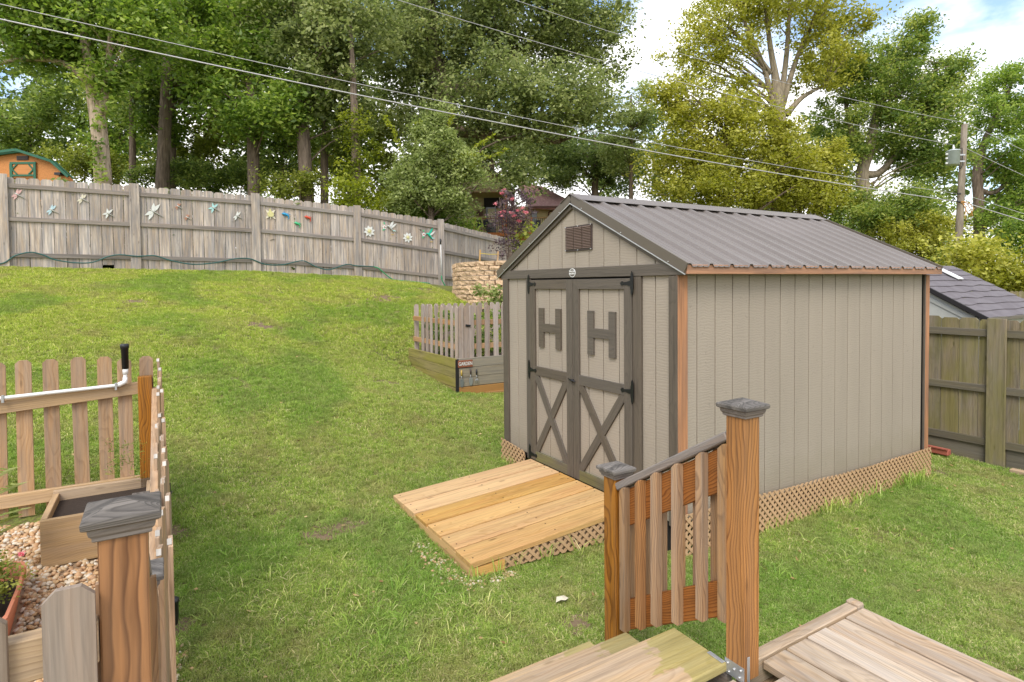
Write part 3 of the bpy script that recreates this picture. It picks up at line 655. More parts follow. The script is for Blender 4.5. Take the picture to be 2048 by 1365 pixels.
# ------------------------------------------------------------------ deck, steps, rails
deck = thing('deck', (-1.5, -2.2, 0), 'weathered grey brown plank deck corner in the foreground with two steps down to the lawn', 'deck')
DZ = .5
xe = [-.455, -.612, -.760, -.908, -1.056, -1.21, -1.36, -1.512, -1.665, -1.82, -1.97, -2.12, -2.27, -2.42, -2.57, -2.72, -2.87, -3.02, -3.17, -3.32, -3.47]
for a, b in zip(xe[1:], xe[:-1]):
    box('deck_board', deck, (a+.005, b-.004), (-4.6, -1.596 if a > -1.3 else -1.70), (DZ-.036, DZ+rng.uniform(-.003, .003)), M_['deck'], 'y', .004)
box('edge_board', deck, (-1.295, -.49), (-1.588, -1.533), (DZ-.10, DZ+.006), M_['deck'], 'x', .004)
box('edge_block', deck, (-.488, -.440), (-1.592, -1.528), (DZ-.08, DZ+.016), M_['deck'], 'x', .006)
box('edge_board', deck, (-3.31, -1.40), (-1.692, -1.606), (DZ-.036, DZ), M_['deck'], 'x', .004)
box('rim_joist', deck, (-.485, -.45), (-4.6, -1.60), (.30, DZ-.04), M_['tan'], 'y')
box('rim_joist', deck, (-3.4, -.49), (-1.60, -1.56), (.28, DZ-.105), M_['tan'], 'x')
for xx, yy in ((-.55, -1.7), (-2.3, -1.7), (-.55, -3.6)): box('support_post', deck, (xx-.045, xx+.045), (yy-.045, yy+.045), (-.3, DZ-.04), M_['tan'], 'z')
t1 = box('step_tread', deck, (-3.30, -1.385), (-1.568, -1.283), (.50, .54), M_['step'], 'x', .006); t1['label'] = 'upper step with green algae'
t2 = box('step_tread', deck, (-3.30, -1.385), (-1.26, -.975), (.325, .363), M_['step'], 'x', .006)
box('step_tread', deck, (-3.30, -1.385), (-.97, -.69), (.13, .17), M_['step'], 'x', .006)
prism('stringer', deck, [(-1.56, .48), (-1.29, .48), (-1.29, .31), (-.98, .31), (-.98, .12), (-.72, .12), (-.72, -.05), (-1.56, -.05)][::-1], .035, M_['greyrail'], Matrix(((0, 0, 1, -1.384), (1, 0, 0, 0), (0, 1, 0, 0), (0, 0, 0, 1))))
prism('stringer', deck, [(-1.56, .48), (-1.29, .48), (-1.29, .31), (-.98, .31), (-.98, .12), (-.72, .12), (-.72, -.05), (-1.56, -.05)][::-1], .035, M_['greyrail'], Matrix(((0, 0, 1, -3.335), (1, 0, 0, 0), (0, 1, 0, 0), (0, 0, 0, 1))))
def ringmesh(rings, m, apex=None):
    V_, F_ = [], []
    for h, z in rings: V_ += [(-h, -h, z), (h, -h, z), (h, h, z), (-h, h, z)]
    for i in range(len(rings)-1):
        for k in range(4): a = 4*i+k; b = 4*i+(k+1) % 4; F_.append((a, b, b+4, a+4))
    F_.append((3, 2, 1, 0)); t = 4*(len(rings)-1)
    if apex is not None:
        V_.append((0, 0, apex)); F_ += [(t+k, t+(k+1) % 4, len(V_)-1) for k in range(4)]
    else: F_.append((t, t+1, t+2, t+3))
    return V_, F_
def post(parent, x, y, z0, z1, s=.0889):
    b = box('post', parent, (x, x+s), (y, y+s), (z0, z1), M_['cedar2' if x < -3 else 'cedar'], 'z', .004); c = (x+s/2, y+s/2)
    Mw = Matrix.Translation((c[0], c[1], z1-.008))
    V_, F_ = ringmesh([(.049, 0), (.053, .003), (.053, .010), (.058, .016), (.060, .024), (.060, .028), (.066, .031)], None)
    cp = pymesh('post_cap', V_, F_, M_['captrim'], parent, Mw)
    V_, F_ = ringmesh([(.066, .0312), (.070, .034), (.071, .045), (.068, .050)], None, .072)
    # rotate so the grain runs sideways: keep object frame but own mesh
    pymesh('cap_top', V_, F_, M_['cap'], cp, Mw)
    return b
rail = thing('stair_railing', (-1.35, -1.25, 0), 'sloping wooden stair railing with two capped posts and square balusters right of the steps', 'railing')
def stair_rail(par, X, near_y=-1.65):
    """X = left face of posts (lower x)"""
    post(par, X, near_y, DZ-.0, 1.535); post(par, X, -.905, -.02, 1.09)
    sl = .605; xc = X+.0445; ya, yb = near_y+.0895, -.906
    z = lambda y, z0: z0-(y-(-1.556))*sl
    pts = lambda z0, e=0: ((xc, ya, z(ya, z0)), (xc, yb, z(yb, z0)))
    beam('handrail', par, *pts(1.441), .089, .036, M_['greyrail'], (0, 0, 1), .005)
    beam('top_rail_board', par, *pts(1.318), .036, .155, M_['railred'], (0, 0, 1))
    beam('bottom_rail_board', par, *pts(.790), .036, .130, M_['railred'], (0, 0, 1))
    for i, (y, zt, zb) in enumerate([(-.964, 1.065, .363), (-1.073, 1.131, .430), (-1.175, 1.196, .495), (-1.301, 1.269, .566), (-1.436, 1.350, .648), (-1.548, 1.410, .70)]):
        h = (zt-zb); sq = .036; poly = [(-h/2, -sq/2), (h/2-.022, -sq/2), (h/2, sq*.1), (h/2, sq/2), (-h/2, sq/2)]
        prism('baluster', par, poly, sq, M_['cedar'] if i == 1 else M_['baluster'], frame((xc-.0375-sq/2, y, (zt+zb)/2), (0, 0, 1), (1, 0, 0)))
    for y in (-.975, -1.085, -1.19, -1.30, -1.41, -1.505):
        zt = 1.065-(y+.964)*.605; h = .70; prism('baluster', par, [(-h/2, -.018), (h/2-.022, -.018), (h/2, .003), (h/2, .018), (-h/2, .018)], .036, M_['baluster'], frame((xc+.0195, y+.055-.0, zt-h/2-.035), (0, 0, 1), (1, 0, 0)))
stair_rail(rail, -1.39)
# bracket at the near post
br = prism('post_bracket', rail, [(-1.65, .50), (-1.56, .50), (-1.56, .56), (-1.65, .56)], .002, M_['galv'], Matrix(((0, 0, -1, -1.3905), (1, 0, 0, 0), (0, 1, 0, 0), (0, 0, 0, 1))))
for a, b in ((-1.635, .545), (-1.605, .535), (-1.575, .545), (-1.63, .515), (-1.58, .512)): beam('screw', br, (-1.398, a, b), (-1.391, a, b), .009, .009, M_['screw'], (0, 0, 1), .002)
box('strap', br, (-1.377, -1.362), (-1.6535, -1.6508), (.50, .60), M_['galv'], 'z', .0005)
q1, q2 = atz(1417, 1304, .5425), atz(1447, 1325, .5425); beam('strap', br, tuple(q1), tuple(q2), .018, .003, M_['galv'], (0, 0, 1), .0005)
rail2 = thing('stair_railing', (-3.36, -1.25, 0), 'wooden stair railing seen end on behind the big capped post in the left foreground', 'railing')
stair_rail(rail2, -3.41, -1.63)
# picket guard left of the near left post
guard = thing('picket_guard', (-3.9, -1.62, .45), 'brown dog eared picket guard beside the left foreground post', 'fence')
px_ = [-3.4575, -3.597, -3.737, -3.877, -4.017, -4.157]
for i, x in enumerate(px_):
    picket(guard, (x, -1.646, .44), 1.012+(.0 if i == 0 else -.02*(i % 2)), .086, .016, M_['npicket'], (0, -1, 0), tilt=.0, cut=.022)
box('guard_rail', guard, (-4.4, -3.412), (-1.636, -1.598), (1.275, 1.362), M_['tan'], 'x'); box('guard_rail', guard, (-4.4, -3.412), (-1.636, -1.598), (.55, .64), M_['tan'], 'x')

# ------------------------------------------------------------------ garden fence (left)
GF = thing('garden_picket_fence', (-4, 2.05, .45), 'low brown dog eared picket fence along the back of the gravel garden', 'fence')
x = -3.43
gxs = [-3.435, -3.525, -3.645, -3.775, -3.905, -4.035, -4.165, -4.295, -4.425, -4.555, -4.685, -4.815]
for i, (pxx, pyt) in enumerate([(291, 716), (264, 718), (208, 716), (157, 718), (100, 722), (45, 724), (-8, 730), (-60, 736), (-115, 742), (-170, 748), (-225, 755)]):
    p = aty(pxx, pyt, 2.09); gz = g1(p[0], 2.09)
    if i == 1: continue
    picket(GF, (p[0], 2.09, gz+.01), p[2]-gz, .088, .016, M_['gpicket'], (0, 1, 0), tilt=rng.uniform(-.012, .012), cut=.022)
pk = aty(248, 718, 2.09); picket(GF, (pk[0], 2.09, g1(pk[0], 2.09)), pk[2]-g1(pk[0], 2.09), .088, .016, M_['gpicket'], (0, 1, 0), cut=.022)
a = aty(0, 803, 2.06); b = aty(285, 764, 2.06); a2 = a+(a-b)*1.2
beam('fence_rail', GF, a2+[0, 0, -.04], b+[0, 0, -.04], .036, .088, M_['tan'])
a = aty(0, 992, 2.06); b = aty(300, 948, 2.06); a2 = a+(a-b)*1.2
beam('fence_rail', GF, a2+[0, 0, -.045], b+[0, 0, -.045], .036, .09, M_['tan'])
cp_ = aty(290, 752, 2.05); box('fence_post', GF, (-3.435, -3.345), (1.99, 2.07), (.3, cp_[2]), M_['cedar'], 'z')
GS = thing('garden_side_fence', (-3.3, .6, .2), 'picket fence seen end on with pale cut picket tops, running up the lawn edge', 'fence')
y = -.66; i = 0
while y < 2.08:
    gz = g1(-3.3, y); top = gz+1.03+.02*math.sin(i*1.7)
    if y > 1.35: top = gz+1.08+.03*math.sin(i)
    hh = top-gz+.0
    xo_ = -3.303-.016*math.sin(i*2.3)+.008*(i % 3); picket(GS, (xo_, y, gz+.02), hh-.02, .088, .016, M_['gpicket'], (1, rng.uniform(-.22, .05), 0), tilt=rng.uniform(-.012, .012), cut=.022)
    link('picket_end', boxmesh(.026, .0165, .003, M_['hpicket'], 0), GS, frame((xo_-.004, y-.033, gz+hh-.008), (0, .7, .7), (0, -.7, .7)))
    y += .135; i += 1
for dz in (.2, .85): beam('fence_rail', GS, (-3.33, -.7, g1(-3.33, -.7)+dz), (-3.33, 2.04, g1(-3.33, 2.04)+dz), .036, .088, M_['gpicket'])
beam('gate_latch', GS, (-3.29, .42, .985), (-3.265, .50, .985), .02, .05, M_['blackp']); beam('gate_latch', GS, (-3.275, .40, .95), (-3.255, .52, .955), .012, .012, M_['blackp'])
# pipe and sprinkler
pipe = thing('sprinkler_pipe', (-3.6, 2.03, 1.3), 'white plastic pipe with a black sprinkler head clipped along the garden fence rail', 'pipe')
P0 = aty(-120, 812, 2.02); P1 = aty(0, 797, 2.02); P2 = aty(236, 771, 2.02); P3 = aty(250, 764, 2.02); P4 = aty(251, 742, 2.02); P5 = aty(249, 690, 2.02)
tube('white_pipe', [[(*P0, .0125), (*P1, .0125), (*P2, .0125), (*((P2+P3)/2), .0125), (*P3, .0125), (*P4, .0125)]], M_['white'], pipe, 10)
tube('elbow', [[(*P2, .017), (*((P2+P3)/2), .018), (*P3, .0175), (*(P3*.6+P4*.4), .016)]], M_['white'], pipe, 10)
tube('riser_socket', [[(*(P4*.7+P3*.3), .018), (*(P4*.9+P5*.1), .019)]], M_['white'], pipe, 10)
tube('sprinkler_head', [[(*(P4*.92+P5*.08), .022), (*(P4*.15+P5*.85), .024), (*(P4*.14+P5*.86), .029), (*P5, .029), (*(P5+[0, 0, .006]), .024)]], M_['blackp'], pipe, 14)
for px2 in (6, 232):
    c = aty(px2, 798-px2*.11, 2.02); beam('pipe_clip', pipe, c+np.array([0, -.004, -.028]), c+np.array([0, -.004, .022]), .014, .03, M_['galv'], (0, 1, 0), .001)
# raised planter box
bx = thing('raised_planter_box', (-3.65, 1.8, .35), 'open raised planter box of rough tan boards filled with dark soil on the gravel', 'planter')
zb, zt = .33, .625
box('front_board', bx, (-3.945, -3.36), (1.44, 1.475), (zb, zt), M_['tan'], 'x'); box('back_board', bx, (-3.945, -3.36), (1.99, 2.025), (zb+.05, zt+.02), M_['tan'], 'x')
box('side_board', bx, (-3.945, -3.91), (1.476, 1.989), (zb+.02, zt+.004), M_['tan'], 'y'); box('side_board', bx, (-3.395, -3.36), (1.476, 1.989), (zb+.02, zt), M_['tan'], 'y')
box('soil', bx, (-3.91, -3.395), (1.476, 1.989), (zb+.05, zt-.05), M_['soil'], 'x', 0)
box('corner_cap', bx, (-3.47, -3.345), (1.40, 1.52), (.66, .685), M_['cap'], 'y'); box('corner_stub', bx, (-3.44, -3.37), (1.42, 1.49), (.40, .66), M_['tan'], 'z')

# terracotta trough planter
tp = thing('terracotta_trough', (-4.1, .8, .15), 'curved terracotta trough with small green pink flowered plant on gravel', 'planter')
def trough():
    V_, F_ = [], []; n = 14; prof = [(.75, 0), (.95, .20), (1.05, .205), (1.06, .245), (.97, .25), (.90, .21), (.88, .17)]
    for s_, z in prof:
        for k in range(n):
            t = 2*math.pi*k/n; c, s2 = math.cos(t), math.sin(t); e = .35
            V_.append((.15*s_*math.copysign(abs(c)**e, c), .40*s_*math.copysign(abs(s2)**e, s2)-.0, z))
    for j in range(len(prof)-1):
        for k in range(n): F_.append((j*n+k, j*n+(k+1) % n, (j+1)*n+(k+1) % n, (j+1)*n+k))
    F_.append(tuple(range(n))[::-1])
    return V_, F_, [tuple((len(prof)-1)*n+k for k in range(n))]
V_, F_, top_ = trough()
tz = g1(-4.1, .8)+.01
Mt = Matrix.Translation((-4.115, .87, tz)) @ Matrix.Rotation(math.radians(2), 4, 'Z')
pymesh('pot', V_, F_, M_['terra'], tp, Mt); pymesh('soil', [v for v in V_[-14:]], [tuple(range(14))], M_['soil'], tp, Mt)

# ------------------------------------------------------------------ leaves generator
def leafmesh(name, C_, A_, B_, tint, m, parent=None, kind=None):
    """C centre, A half length vec, B half width vec (n,3)"""
    n = len(C_); V_ = np.empty((n, 4, 3)); V_[:, 0] = C_-A_; V_[:, 1] = C_+B_-A_*.1; V_[:, 2] = C_+A_; V_[:, 3] = C_-B_-A_*.1
    me = bpy.data.meshes.new(name); me.vertices.add(4*n); me.vertices.foreach_set('co', V_.ravel()); me.loops.add(4*n); me.loops.foreach_set('vertex_index', np.arange(4*n, dtype=np.int32))
    me.polygons.add(n); me.polygons.foreach_set('loop_start', np.arange(0, 4*n, 4, dtype=np.int32)); me.polygons.foreach_set('loop_total', np.full(n, 4, dtype=np.int32))
    at = me.attributes.new('tint', 'FLOAT', 'FACE'); at.data.foreach_set('value', np.clip(tint, 0, 1).astype(np.float32)); me.update(); me.materials.append(m)
    return link(name, me, parent, None, kind)
def unit(v): return v/np.maximum(np.linalg.norm(v, axis=-1, keepdims=True), 1e-9)
def leafcloud(centres, rad, per, size, droop=.25, flat_=.6, tv=.22, k_=1.0):
    """centres (k,3), rad (k,), per leaves each"""
    k = len(centres); C_ = np.repeat(centres, per, 0); rr = np.repeat(rad, per)[:, None]; n = len(C_)
    off = unit(rng.normal(size=(n, 3)))*rng.random((n, 1))**.5*rr*np.array([1, 1, flat_]); C_ = C_+off
    A = unit(rng.normal(size=(n, 3))*[1, 1, .55]+[0, 0, -droop]); Bv = unit(np.cross(A, unit(rng.normal(size=(n, 3))*.8+[0, 0, 1.0])))
    sz = size*rng.uniform(.45, 1.5, (n, 1)); ct = np.repeat(rng.normal(.45, tv, k), per)
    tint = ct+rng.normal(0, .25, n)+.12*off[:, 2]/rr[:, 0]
    return C_, A*sz*.5, Bv*sz*.27, tint
def lobes_to_clusters(lobes, dens, crad, bias=2.4):
    out_ = []
    for (c, r) in lobes:
        c = np.array(c); r = np.array(r); n = max(6, int(4.6*dens*(r[0]*r[1]*r[2])**(2/3)/crad**2))
        d = unit(rng.normal(size=(n, 3))); out_.append(c+d*r*(rng.random((n, 1))**(1/bias))*(1+.22*np.sin(d[:, :1]*5+c[0])*np.cos(d[:, 2:]*4+c[1])))
    return np.vstack(out_)
def px_lobe(px, py, d, rx, ry, rd=None):
    c = atd(px, py, d); a = rx*d/F; b = ry*d/F; return (c, (a, rd or a, b))
def tree(name, label, cat, group, trunkpts, lobes, leafm, barkm, size=.15, per=110, crad=.55, dens=1.1, nbranch=26, seg=6, droop=.25, tv=.22, extra=None, bias=2.4):
    base = trunkpts[0]; t = thing(name, base[:3], label, cat, group)
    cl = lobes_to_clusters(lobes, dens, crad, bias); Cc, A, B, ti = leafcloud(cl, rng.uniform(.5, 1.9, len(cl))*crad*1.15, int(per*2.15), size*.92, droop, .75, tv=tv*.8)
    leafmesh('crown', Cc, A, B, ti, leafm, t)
    tp_ = spline([p for p in trunkpts], 4) if len(trunkpts) > 2 else [np.array(p, float) for p in trunkpts]; paths = [[tuple(p) for p in tp_]]
    if extra: 
        for e in extra: paths.append([tuple(p) for p in spline(e, 4)])
    src = np.array([p for pa in paths for p in pa]); pick = cl[rng.permutation(len(cl))[:int(nbranch*1.6)]]
    for c in pick:
        hd = np.hypot(src[:, 0]-c[0], src[:, 1]-c[1]); d = np.linalg.norm(src[:, :3]-c, axis=1)+3*np.maximum(0, src[:, 2]-(c[2]-.45*hd))+rng.uniform(0, .5, len(src)); j = int(np.argmin(d)); s0 = src[j]; v = c-s0[:3]; ln = np.linalg.norm(v)
        if ln < .4: continue
        r0 = min(s0[3]*.5, .012*ln+.01); mid = s0[:3]+v*.5+np.array([0, 0, .10*ln])+rng.normal(0, .06*ln, 3)
        paths.append([tuple(p) for p in spline([(*s0[:3], r0), (*mid, r0*.6), (*c, r0*.2)], 3)])
    V_, F_ = tubemesh(paths, seg); pymesh('trunk', V_, F_, barkm, t, smooth=True)
    return t
def tp(px, py, d, wpx): p = atd(px, py, d); return (p[0], p[1], p[2], wpx*d/F/2)
def tbase(px, d, wpx): p = atd(px, 560, d); return (p[0], p[1], g1(p[0], p[1])-.1, wpx*d/F/2)
G1 = 'tall trees in the wood behind the fence'
D = 18.5
tree('pale_barked_tree', 'tall tree with pale flaking bark and a knothole beside the orange shed', 'tree', G1,
     [tbase(212, D, 46), tp(206, 355, D, 34), tp(198, 260, D, 32), tp(188, 190, D, 29), tp(178, 120, D, 22), tp(160, 30, D, 16), tp(150, -60, D, 10)],
     [px_lobe(60, 30, D, 95, 70), px_lobe(160, 60, D, 90, 75), px_lobe(70, 100, D, 80, 40), px_lobe(250, 40, D, 80, 60), px_lobe(225, 150, D, 50, 30), px_lobe(110, -60, D, 160, 70)],
     M_['maple'], M_['barkpale'], size=.17, per=95, crad=.5, extra=[[tp(176, 165, D, 14), tp(130, 128, D, 12), tp(60, 118, D, 10), tp(-20, 130, D, 7)], [tp(202, 230, D, 18), tp(214, 160, D, 14), tp(222, 60, D, 10)]])
ivyc = np.array([atd(200+rng.normal(0, 14), yy, D-.35) for yy in np.linspace(150, 372, 16)])
Cc, A, B, ti = leafcloud(ivyc, np.full(len(ivyc), .28), 40, .13)
iv = leafmesh('creeper', Cc, A, B, ti, M_['maple']); tag(iv, 'bright green creeper climbing the pale flaking trunk by the orange shed', 'creeper')
def simple_tree(pxs, d, wpx, lobes, leafm, label, barkm='bark', name='wood_tree', lean=0, size=.17, per=90, crad=.6, dens=1.0, top=-40, group=G1, nb=22, tv=.22, py0=380):
    b = tbase(pxs, d, wpx*1.15)
    pts = [b]
    if py0 > top+60: pts += [tp(pxs+lean*.25, py0-20, d, wpx*.95), tp(pxs+lean*.6, (py0+top)/2, d, wpx*.8)]
    pts += [tp(pxs+lean, top, d, wpx*.35)]
    return tree(name, label, 'tree', group, pts, [px_lobe(a, b_, d+dd, rx, ry) for a, b_, rx, ry, dd in lobes], M_[leafm], M_[barkm], size=size, per=per, crad=crad, dens=dens, nbranch=nb, tv=tv)
simple_tree(265, 24, 15, [(290, 200, 80, 55, 0), (330, 80, 110, 80, 0), (260, -30, 110, 60, 0)], 'oak', 'slim dark trunk just right of the pale flaking one behind the fence')
simple_tree(318, 23, 30, [(400, 150, 110, 60, 1), (420, 40, 120, 70, 1), (330, 250, 60, 30, 1)], 'maple', 'thick dark trunk leaning right, left of a close pair behind the fence', lean=26, py0=390)
simple_tree(345, 24.5, 16, [(350, 150, 90, 70, 1), (380, -20, 120, 60, 1)], 'oak', 'thin upright dark trunk, right of a close pair behind the fence')
simple_tree(512, 22, 27, [(470, 215, 75, 42, -1), (545, 235, 80, 35, -1), (430, 110, 90, 60, 0), (560, 110, 100, 60, 0), (500, 0, 130, 70, 0), (600, 200, 50, 50, -1)], 'maple', 'straight brown trunk behind the third fence post with low bright foliage above', lean=-16, py0=395)
simple_tree(622, 21.5, 30, [(640, 130, 100, 75, 0), (700, 40, 110, 80, 0), (590, 20, 100, 70, 0), (680, 210, 70, 50, .5)], 'oak2', 'thick red brown leaning trunk between third and fourth fence post', lean=-36, py0=400)
simple_tree(649, 24, 17, [(700, 270, 60, 40, 0), (650, 180, 60, 60, 1)], 'oak', 'short thin dark trunk hugging the red brown leaning one', top=150, py0=400, nb=10)
for (a_, d_, lb, lf, txt) in ((60, 27, [(60, 250, 90, 60, 0), (20, 330, 70, 40, 0), (130, 180, 60, 50, 0)], 'oak', 'low dense understory tree right behind the orange shed'), (235, 28, [(235, 300, 60, 60, 0), (260, 210, 70, 50, 0)], 'maple', 'understory tree between the pale trunk and the slim dark trunk'),
        (400, 27, [(400, 310, 80, 45, 0), (450, 250, 70, 40, 0), (350, 340, 50, 30, 0)], 'olive', 'olive understory tree between the paired trunks and the straight trunk'), (565, 27, [(565, 300, 60, 60, 0), (600, 250, 60, 50, 0), (520, 340, 50, 30, 0)], 'oak', 'understory tree between the straight brown trunk and the leaning one'),
        (700, 26, [(690, 330, 60, 50, 0), (750, 260, 60, 60, 0), (780, 350, 60, 40, 0)], 'olive', 'understory tree filling the gap behind the ivy wrapped trunk'), (985, 38, [(985, 290, 80, 40, 0), (1080, 330, 70, 40, 0), (900, 300, 60, 40, 0)], 'mid', 'green tree standing just behind the house roof')):
    simple_tree(a_, d_, 10, lb, lf, txt, size=.19, top=lb[0][1], name='understory_tree', group='understory trees behind the fence', crad=.6, dens=.9, per=75, nb=12)
# ivy column
ic = np.array([atd(712+rng.normal(0, 18), yy, 20.5) for yy in np.linspace(225, 420, 46)]); Cc, A, B, ti = leafcloud(ic, rng.uniform(.2, .55, 46), 70, .10, tv=.3); ti = ti-.12
t = thing('ivy_covered_tree', (ic[0][0], ic[0][1], 3), 'trunk wrapped from foot to top in yellow green ivy', 'tree'); leafmesh('ivy', Cc, A, B, ti, M_['ivy'], t)
V_, F_ = tubemesh([[tbase(715, 20.8, 22), tp(712, 300, 20.8, 18), tp(706, 150, 20.8, 12), tp(700, 40, 20.8, 6)]]); pymesh('trunk', V_, F_, M_['bark'], t)
# big oak
D = 25
tree('big_oak', 'largest oak, spreading bluish green crown over the house roof behind the shed', 'tree', G1,
     [tbase(905, D, 66), tp(900, 330, D, 52), tp(885, 190, D, 50), tp(870, 130, D, 34), tp(862, 40, D, 26), tp(855, -70, D, 14)],
     [px_lobe(790, 60, D, 90, 80), px_lobe(880, 90, D, 110, 90), px_lobe(1000, 60, D, 120, 85), px_lobe(1130, 70, D, 115, 80), px_lobe(1210, 90, D, 62, 75), px_lobe(1000, 170, D-2, 120, 55), px_lobe(1120, 190, D-2, 110, 55),
      px_lobe(1190, 215, D-1, 55, 45), px_lobe(920, -30, D, 180, 70), px_lobe(1120, -30, D, 130, 60), px_lobe(820, 150, D, 80, 50), px_lobe(1040, 255, D-1, 100, 26), px_lobe(1040, 320, D-2, 30, 50), px_lobe(1036, 345, D-3, 34, 46), px_lobe(900, 250, D, 120, 30)],
     M_['oak2'], M_['bark'], size=.17, per=100, crad=.62, dens=.92, nbranch=60,
     extra=[[tp(885, 190, D, 34), tp(930, 175, D, 26), tp(985, 135, D, 20), tp(1040, 100, D, 14), tp(1110, 50, D, 8)], [tp(893, 260, D, 24), tp(960, 268, D, 22), tp(1040, 276, D, 16), tp(1120, 285, D, 9)], [tp(880, 180, D, 24), tp(840, 120, D, 18), tp(790, 60, D, 10)]])
# young silvery tree in front of the house
tree('young_tree', 'bushy silvery green young tree with arching shoots in front of the house', 'tree', None, [tbase(862, 18.5, 14), tp(862, 400, 18.5, 12), tp(866, 300, 18.5, 8), tp(870, 235, 18.5, 4)],
     [px_lobe(870, 310, 18.5, 60, 60, .9), px_lobe(850, 385, 18.5, 78, 42, .9), px_lobe(920, 345, 18.5, 52, 38, .8), px_lobe(812, 330, 18.5, 34, 42, .6), px_lobe(872, 245, 18.5, 22, 26, .5), px_lobe(905, 405, 18.5, 45, 22, .5)],
     M_['silver'], M_['bark'], size=.11, per=110, crad=.34, dens=1.15, nbranch=40)
for i_, (a, b, c, d_) in enumerate(((800, 300, 770, 225), (830, 300, 838, 235), (925, 330, 985, 262), (930, 350, 1010, 292), (890, 300, 905, 215), (900, 330, 960, 300))):
    sh_ = np.array([atd(a+(c-a)*k/12, b+(d_-b)*k/12-8*math.sin(k*.4), 18.2) for k in range(13)])
    Cc, A, B, ti = leafcloud(sh_, np.full(13, .10), 12, .10); yt = bpy.data.objects['young_tree']
    leafmesh('arching_shoot', Cc, A, B, ti+.3, M_['ivy'], yt); tube('shoot_stem', [[(*p, .008) for p in sh_]], M_['bark'], yt, 5)
# medium trees centre right
G2 = 'trees beyond the shed roof'
simple_tree(1190, 34, 14, [(1180, 320, 80, 48, 0), (1240, 340, 60, 40, 0), (1130, 290, 60, 40, 1), (1120, 350, 50, 30, 0)], 'darkleaf', 'dark blue green tree low between the big oak and the yellow tree', size=.17, top=270, group=G2, nb=14)
simple_tree(1262, 30, 9, [(1262, 250, 34, 50, 0), (1290, 200, 24, 38, 0), (1240, 300, 50, 40, 0)], 'silver', 'thin grey green tree filling the gap right of the big oak', size=.15, top=190, group=G2, crad=.45, dens=.9)
# tall yellow green tree
D = 27
tree('yellow_green_tree', 'tall yellow green tree with many upright forking limbs against the sky', 'tree', G2,
     [tbase(1562, D, 42), tp(1560, 330, D, 34), tp(1556, 210, D, 28), tp(1550, 150, D, 16), tp(1540, 90, D, 11), tp(1530, 0, D, 8), tp(1524, -80, D, 7)],
     [px_lobe(1400, 60, D, 60, 45), px_lobe(1480, 20, D, 90, 50), px_lobe(1600, 20, D, 100, 55), px_lobe(1700, 40, D, 60, 42), px_lobe(1640, 100, D, 70, 50), px_lobe(1380, 130, D, 65, 50), px_lobe(1460, 110, D, 60, 50), px_lobe(1620, 160, D, 50, 30), px_lobe(1690, 110, D, 40, 50), px_lobe(1470, 180, D, 50, 30), px_lobe(1560, -60, D, 190, 50)],
     M_['yellow'], M_['barkgrey'], size=.15, per=58, crad=.5, dens=.75, nbranch=75, droop=.6,
     extra=[[tp(1552, 230, D, 15), tp(1526, 130, D, 10), tp(1492, 50, D, 7), tp(1450, -40, D, 4)], [tp(1560, 220, D, 14), tp(1574, 100, D, 10), tp(1580, 0, D, 7), tp(1590, -80, D, 6)], [tp(1564, 215, D, 13), tp(1596, 110, D, 9), tp(1636, 30, D, 6), tp(1680, -40, D, 4)],
            [tp(1572, 230, D, 14), tp(1605, 195, D, 10), tp(1650, 170, D, 6)], [tp(1540, 150, D, 14), tp(1500, 95, D, 9), tp(1440, 40, D, 5)]])
simple_tree(1452, 26, 12, [(1400, 230, 75, 60, 0), (1370, 330, 85, 60, 0), (1470, 290, 80, 60, 0), (1440, 380, 110, 40, 0), (1490, 230, 60, 40, 0), (1560, 350, 90, 60, 0), (1340, 190, 30, 35, 0)], 'yellow', 'dense golden green tree right behind the left half of the shed roof', size=.15, top=190, group=G2, crad=.5, dens=1.0, per=85)
simple_tree(1600, 26, 9, [(1620, 330, 70, 50, 0), (1580, 400, 80, 35, 0), (1660, 400, 60, 40, 0), (1560, 270, 40, 30, 0)], 'yellow', 'lower golden green tree behind the middle of the shed ridge', size=.14, top=300, group=G2, crad=.45)
D = 29
tree('leaning_crown_tree', 'dark green tree with pale trunk and wind tipped crown points left of the utility pole', 'tree', G2,
     [tbase(1740, D, 36), tp(1732, 420, D, 28), tp(1724, 350, D, 26), tp(1738, 300, D, 22), tp(1760, 200, D, 14), tp(1790, 110, D, 8)],
     [px_lobe(1740, 160, D, 75, 60), px_lobe(1800, 110, D, 50, 50), px_lobe(1840, 45, D, 34, 26), px_lobe(1870, 200, D, 60, 65), px_lobe(1800, 240, D, 100, 70), px_lobe(1690, 260, D, 60, 70), px_lobe(1900, 130, D, 34, 22), px_lobe(1850, 320, D, 75, 50), px_lobe(1680, 130, D+1, 50, 50), px_lobe(1830, 80, D, 20, 30), px_lobe(1885, 165, D, 40, 24)],
     M_['mid'], M_['barkgrey'], size=.15, per=100, crad=.5, dens=1.0, nbranch=50, extra=[[tp(1728, 350, D, 18), tp(1760, 345, D, 14), tp(1800, 300, D, 9)], [tp(1730, 330, D, 18), tp(1705, 270, D, 12), tp(1690, 200, D, 7)]])
D = 33
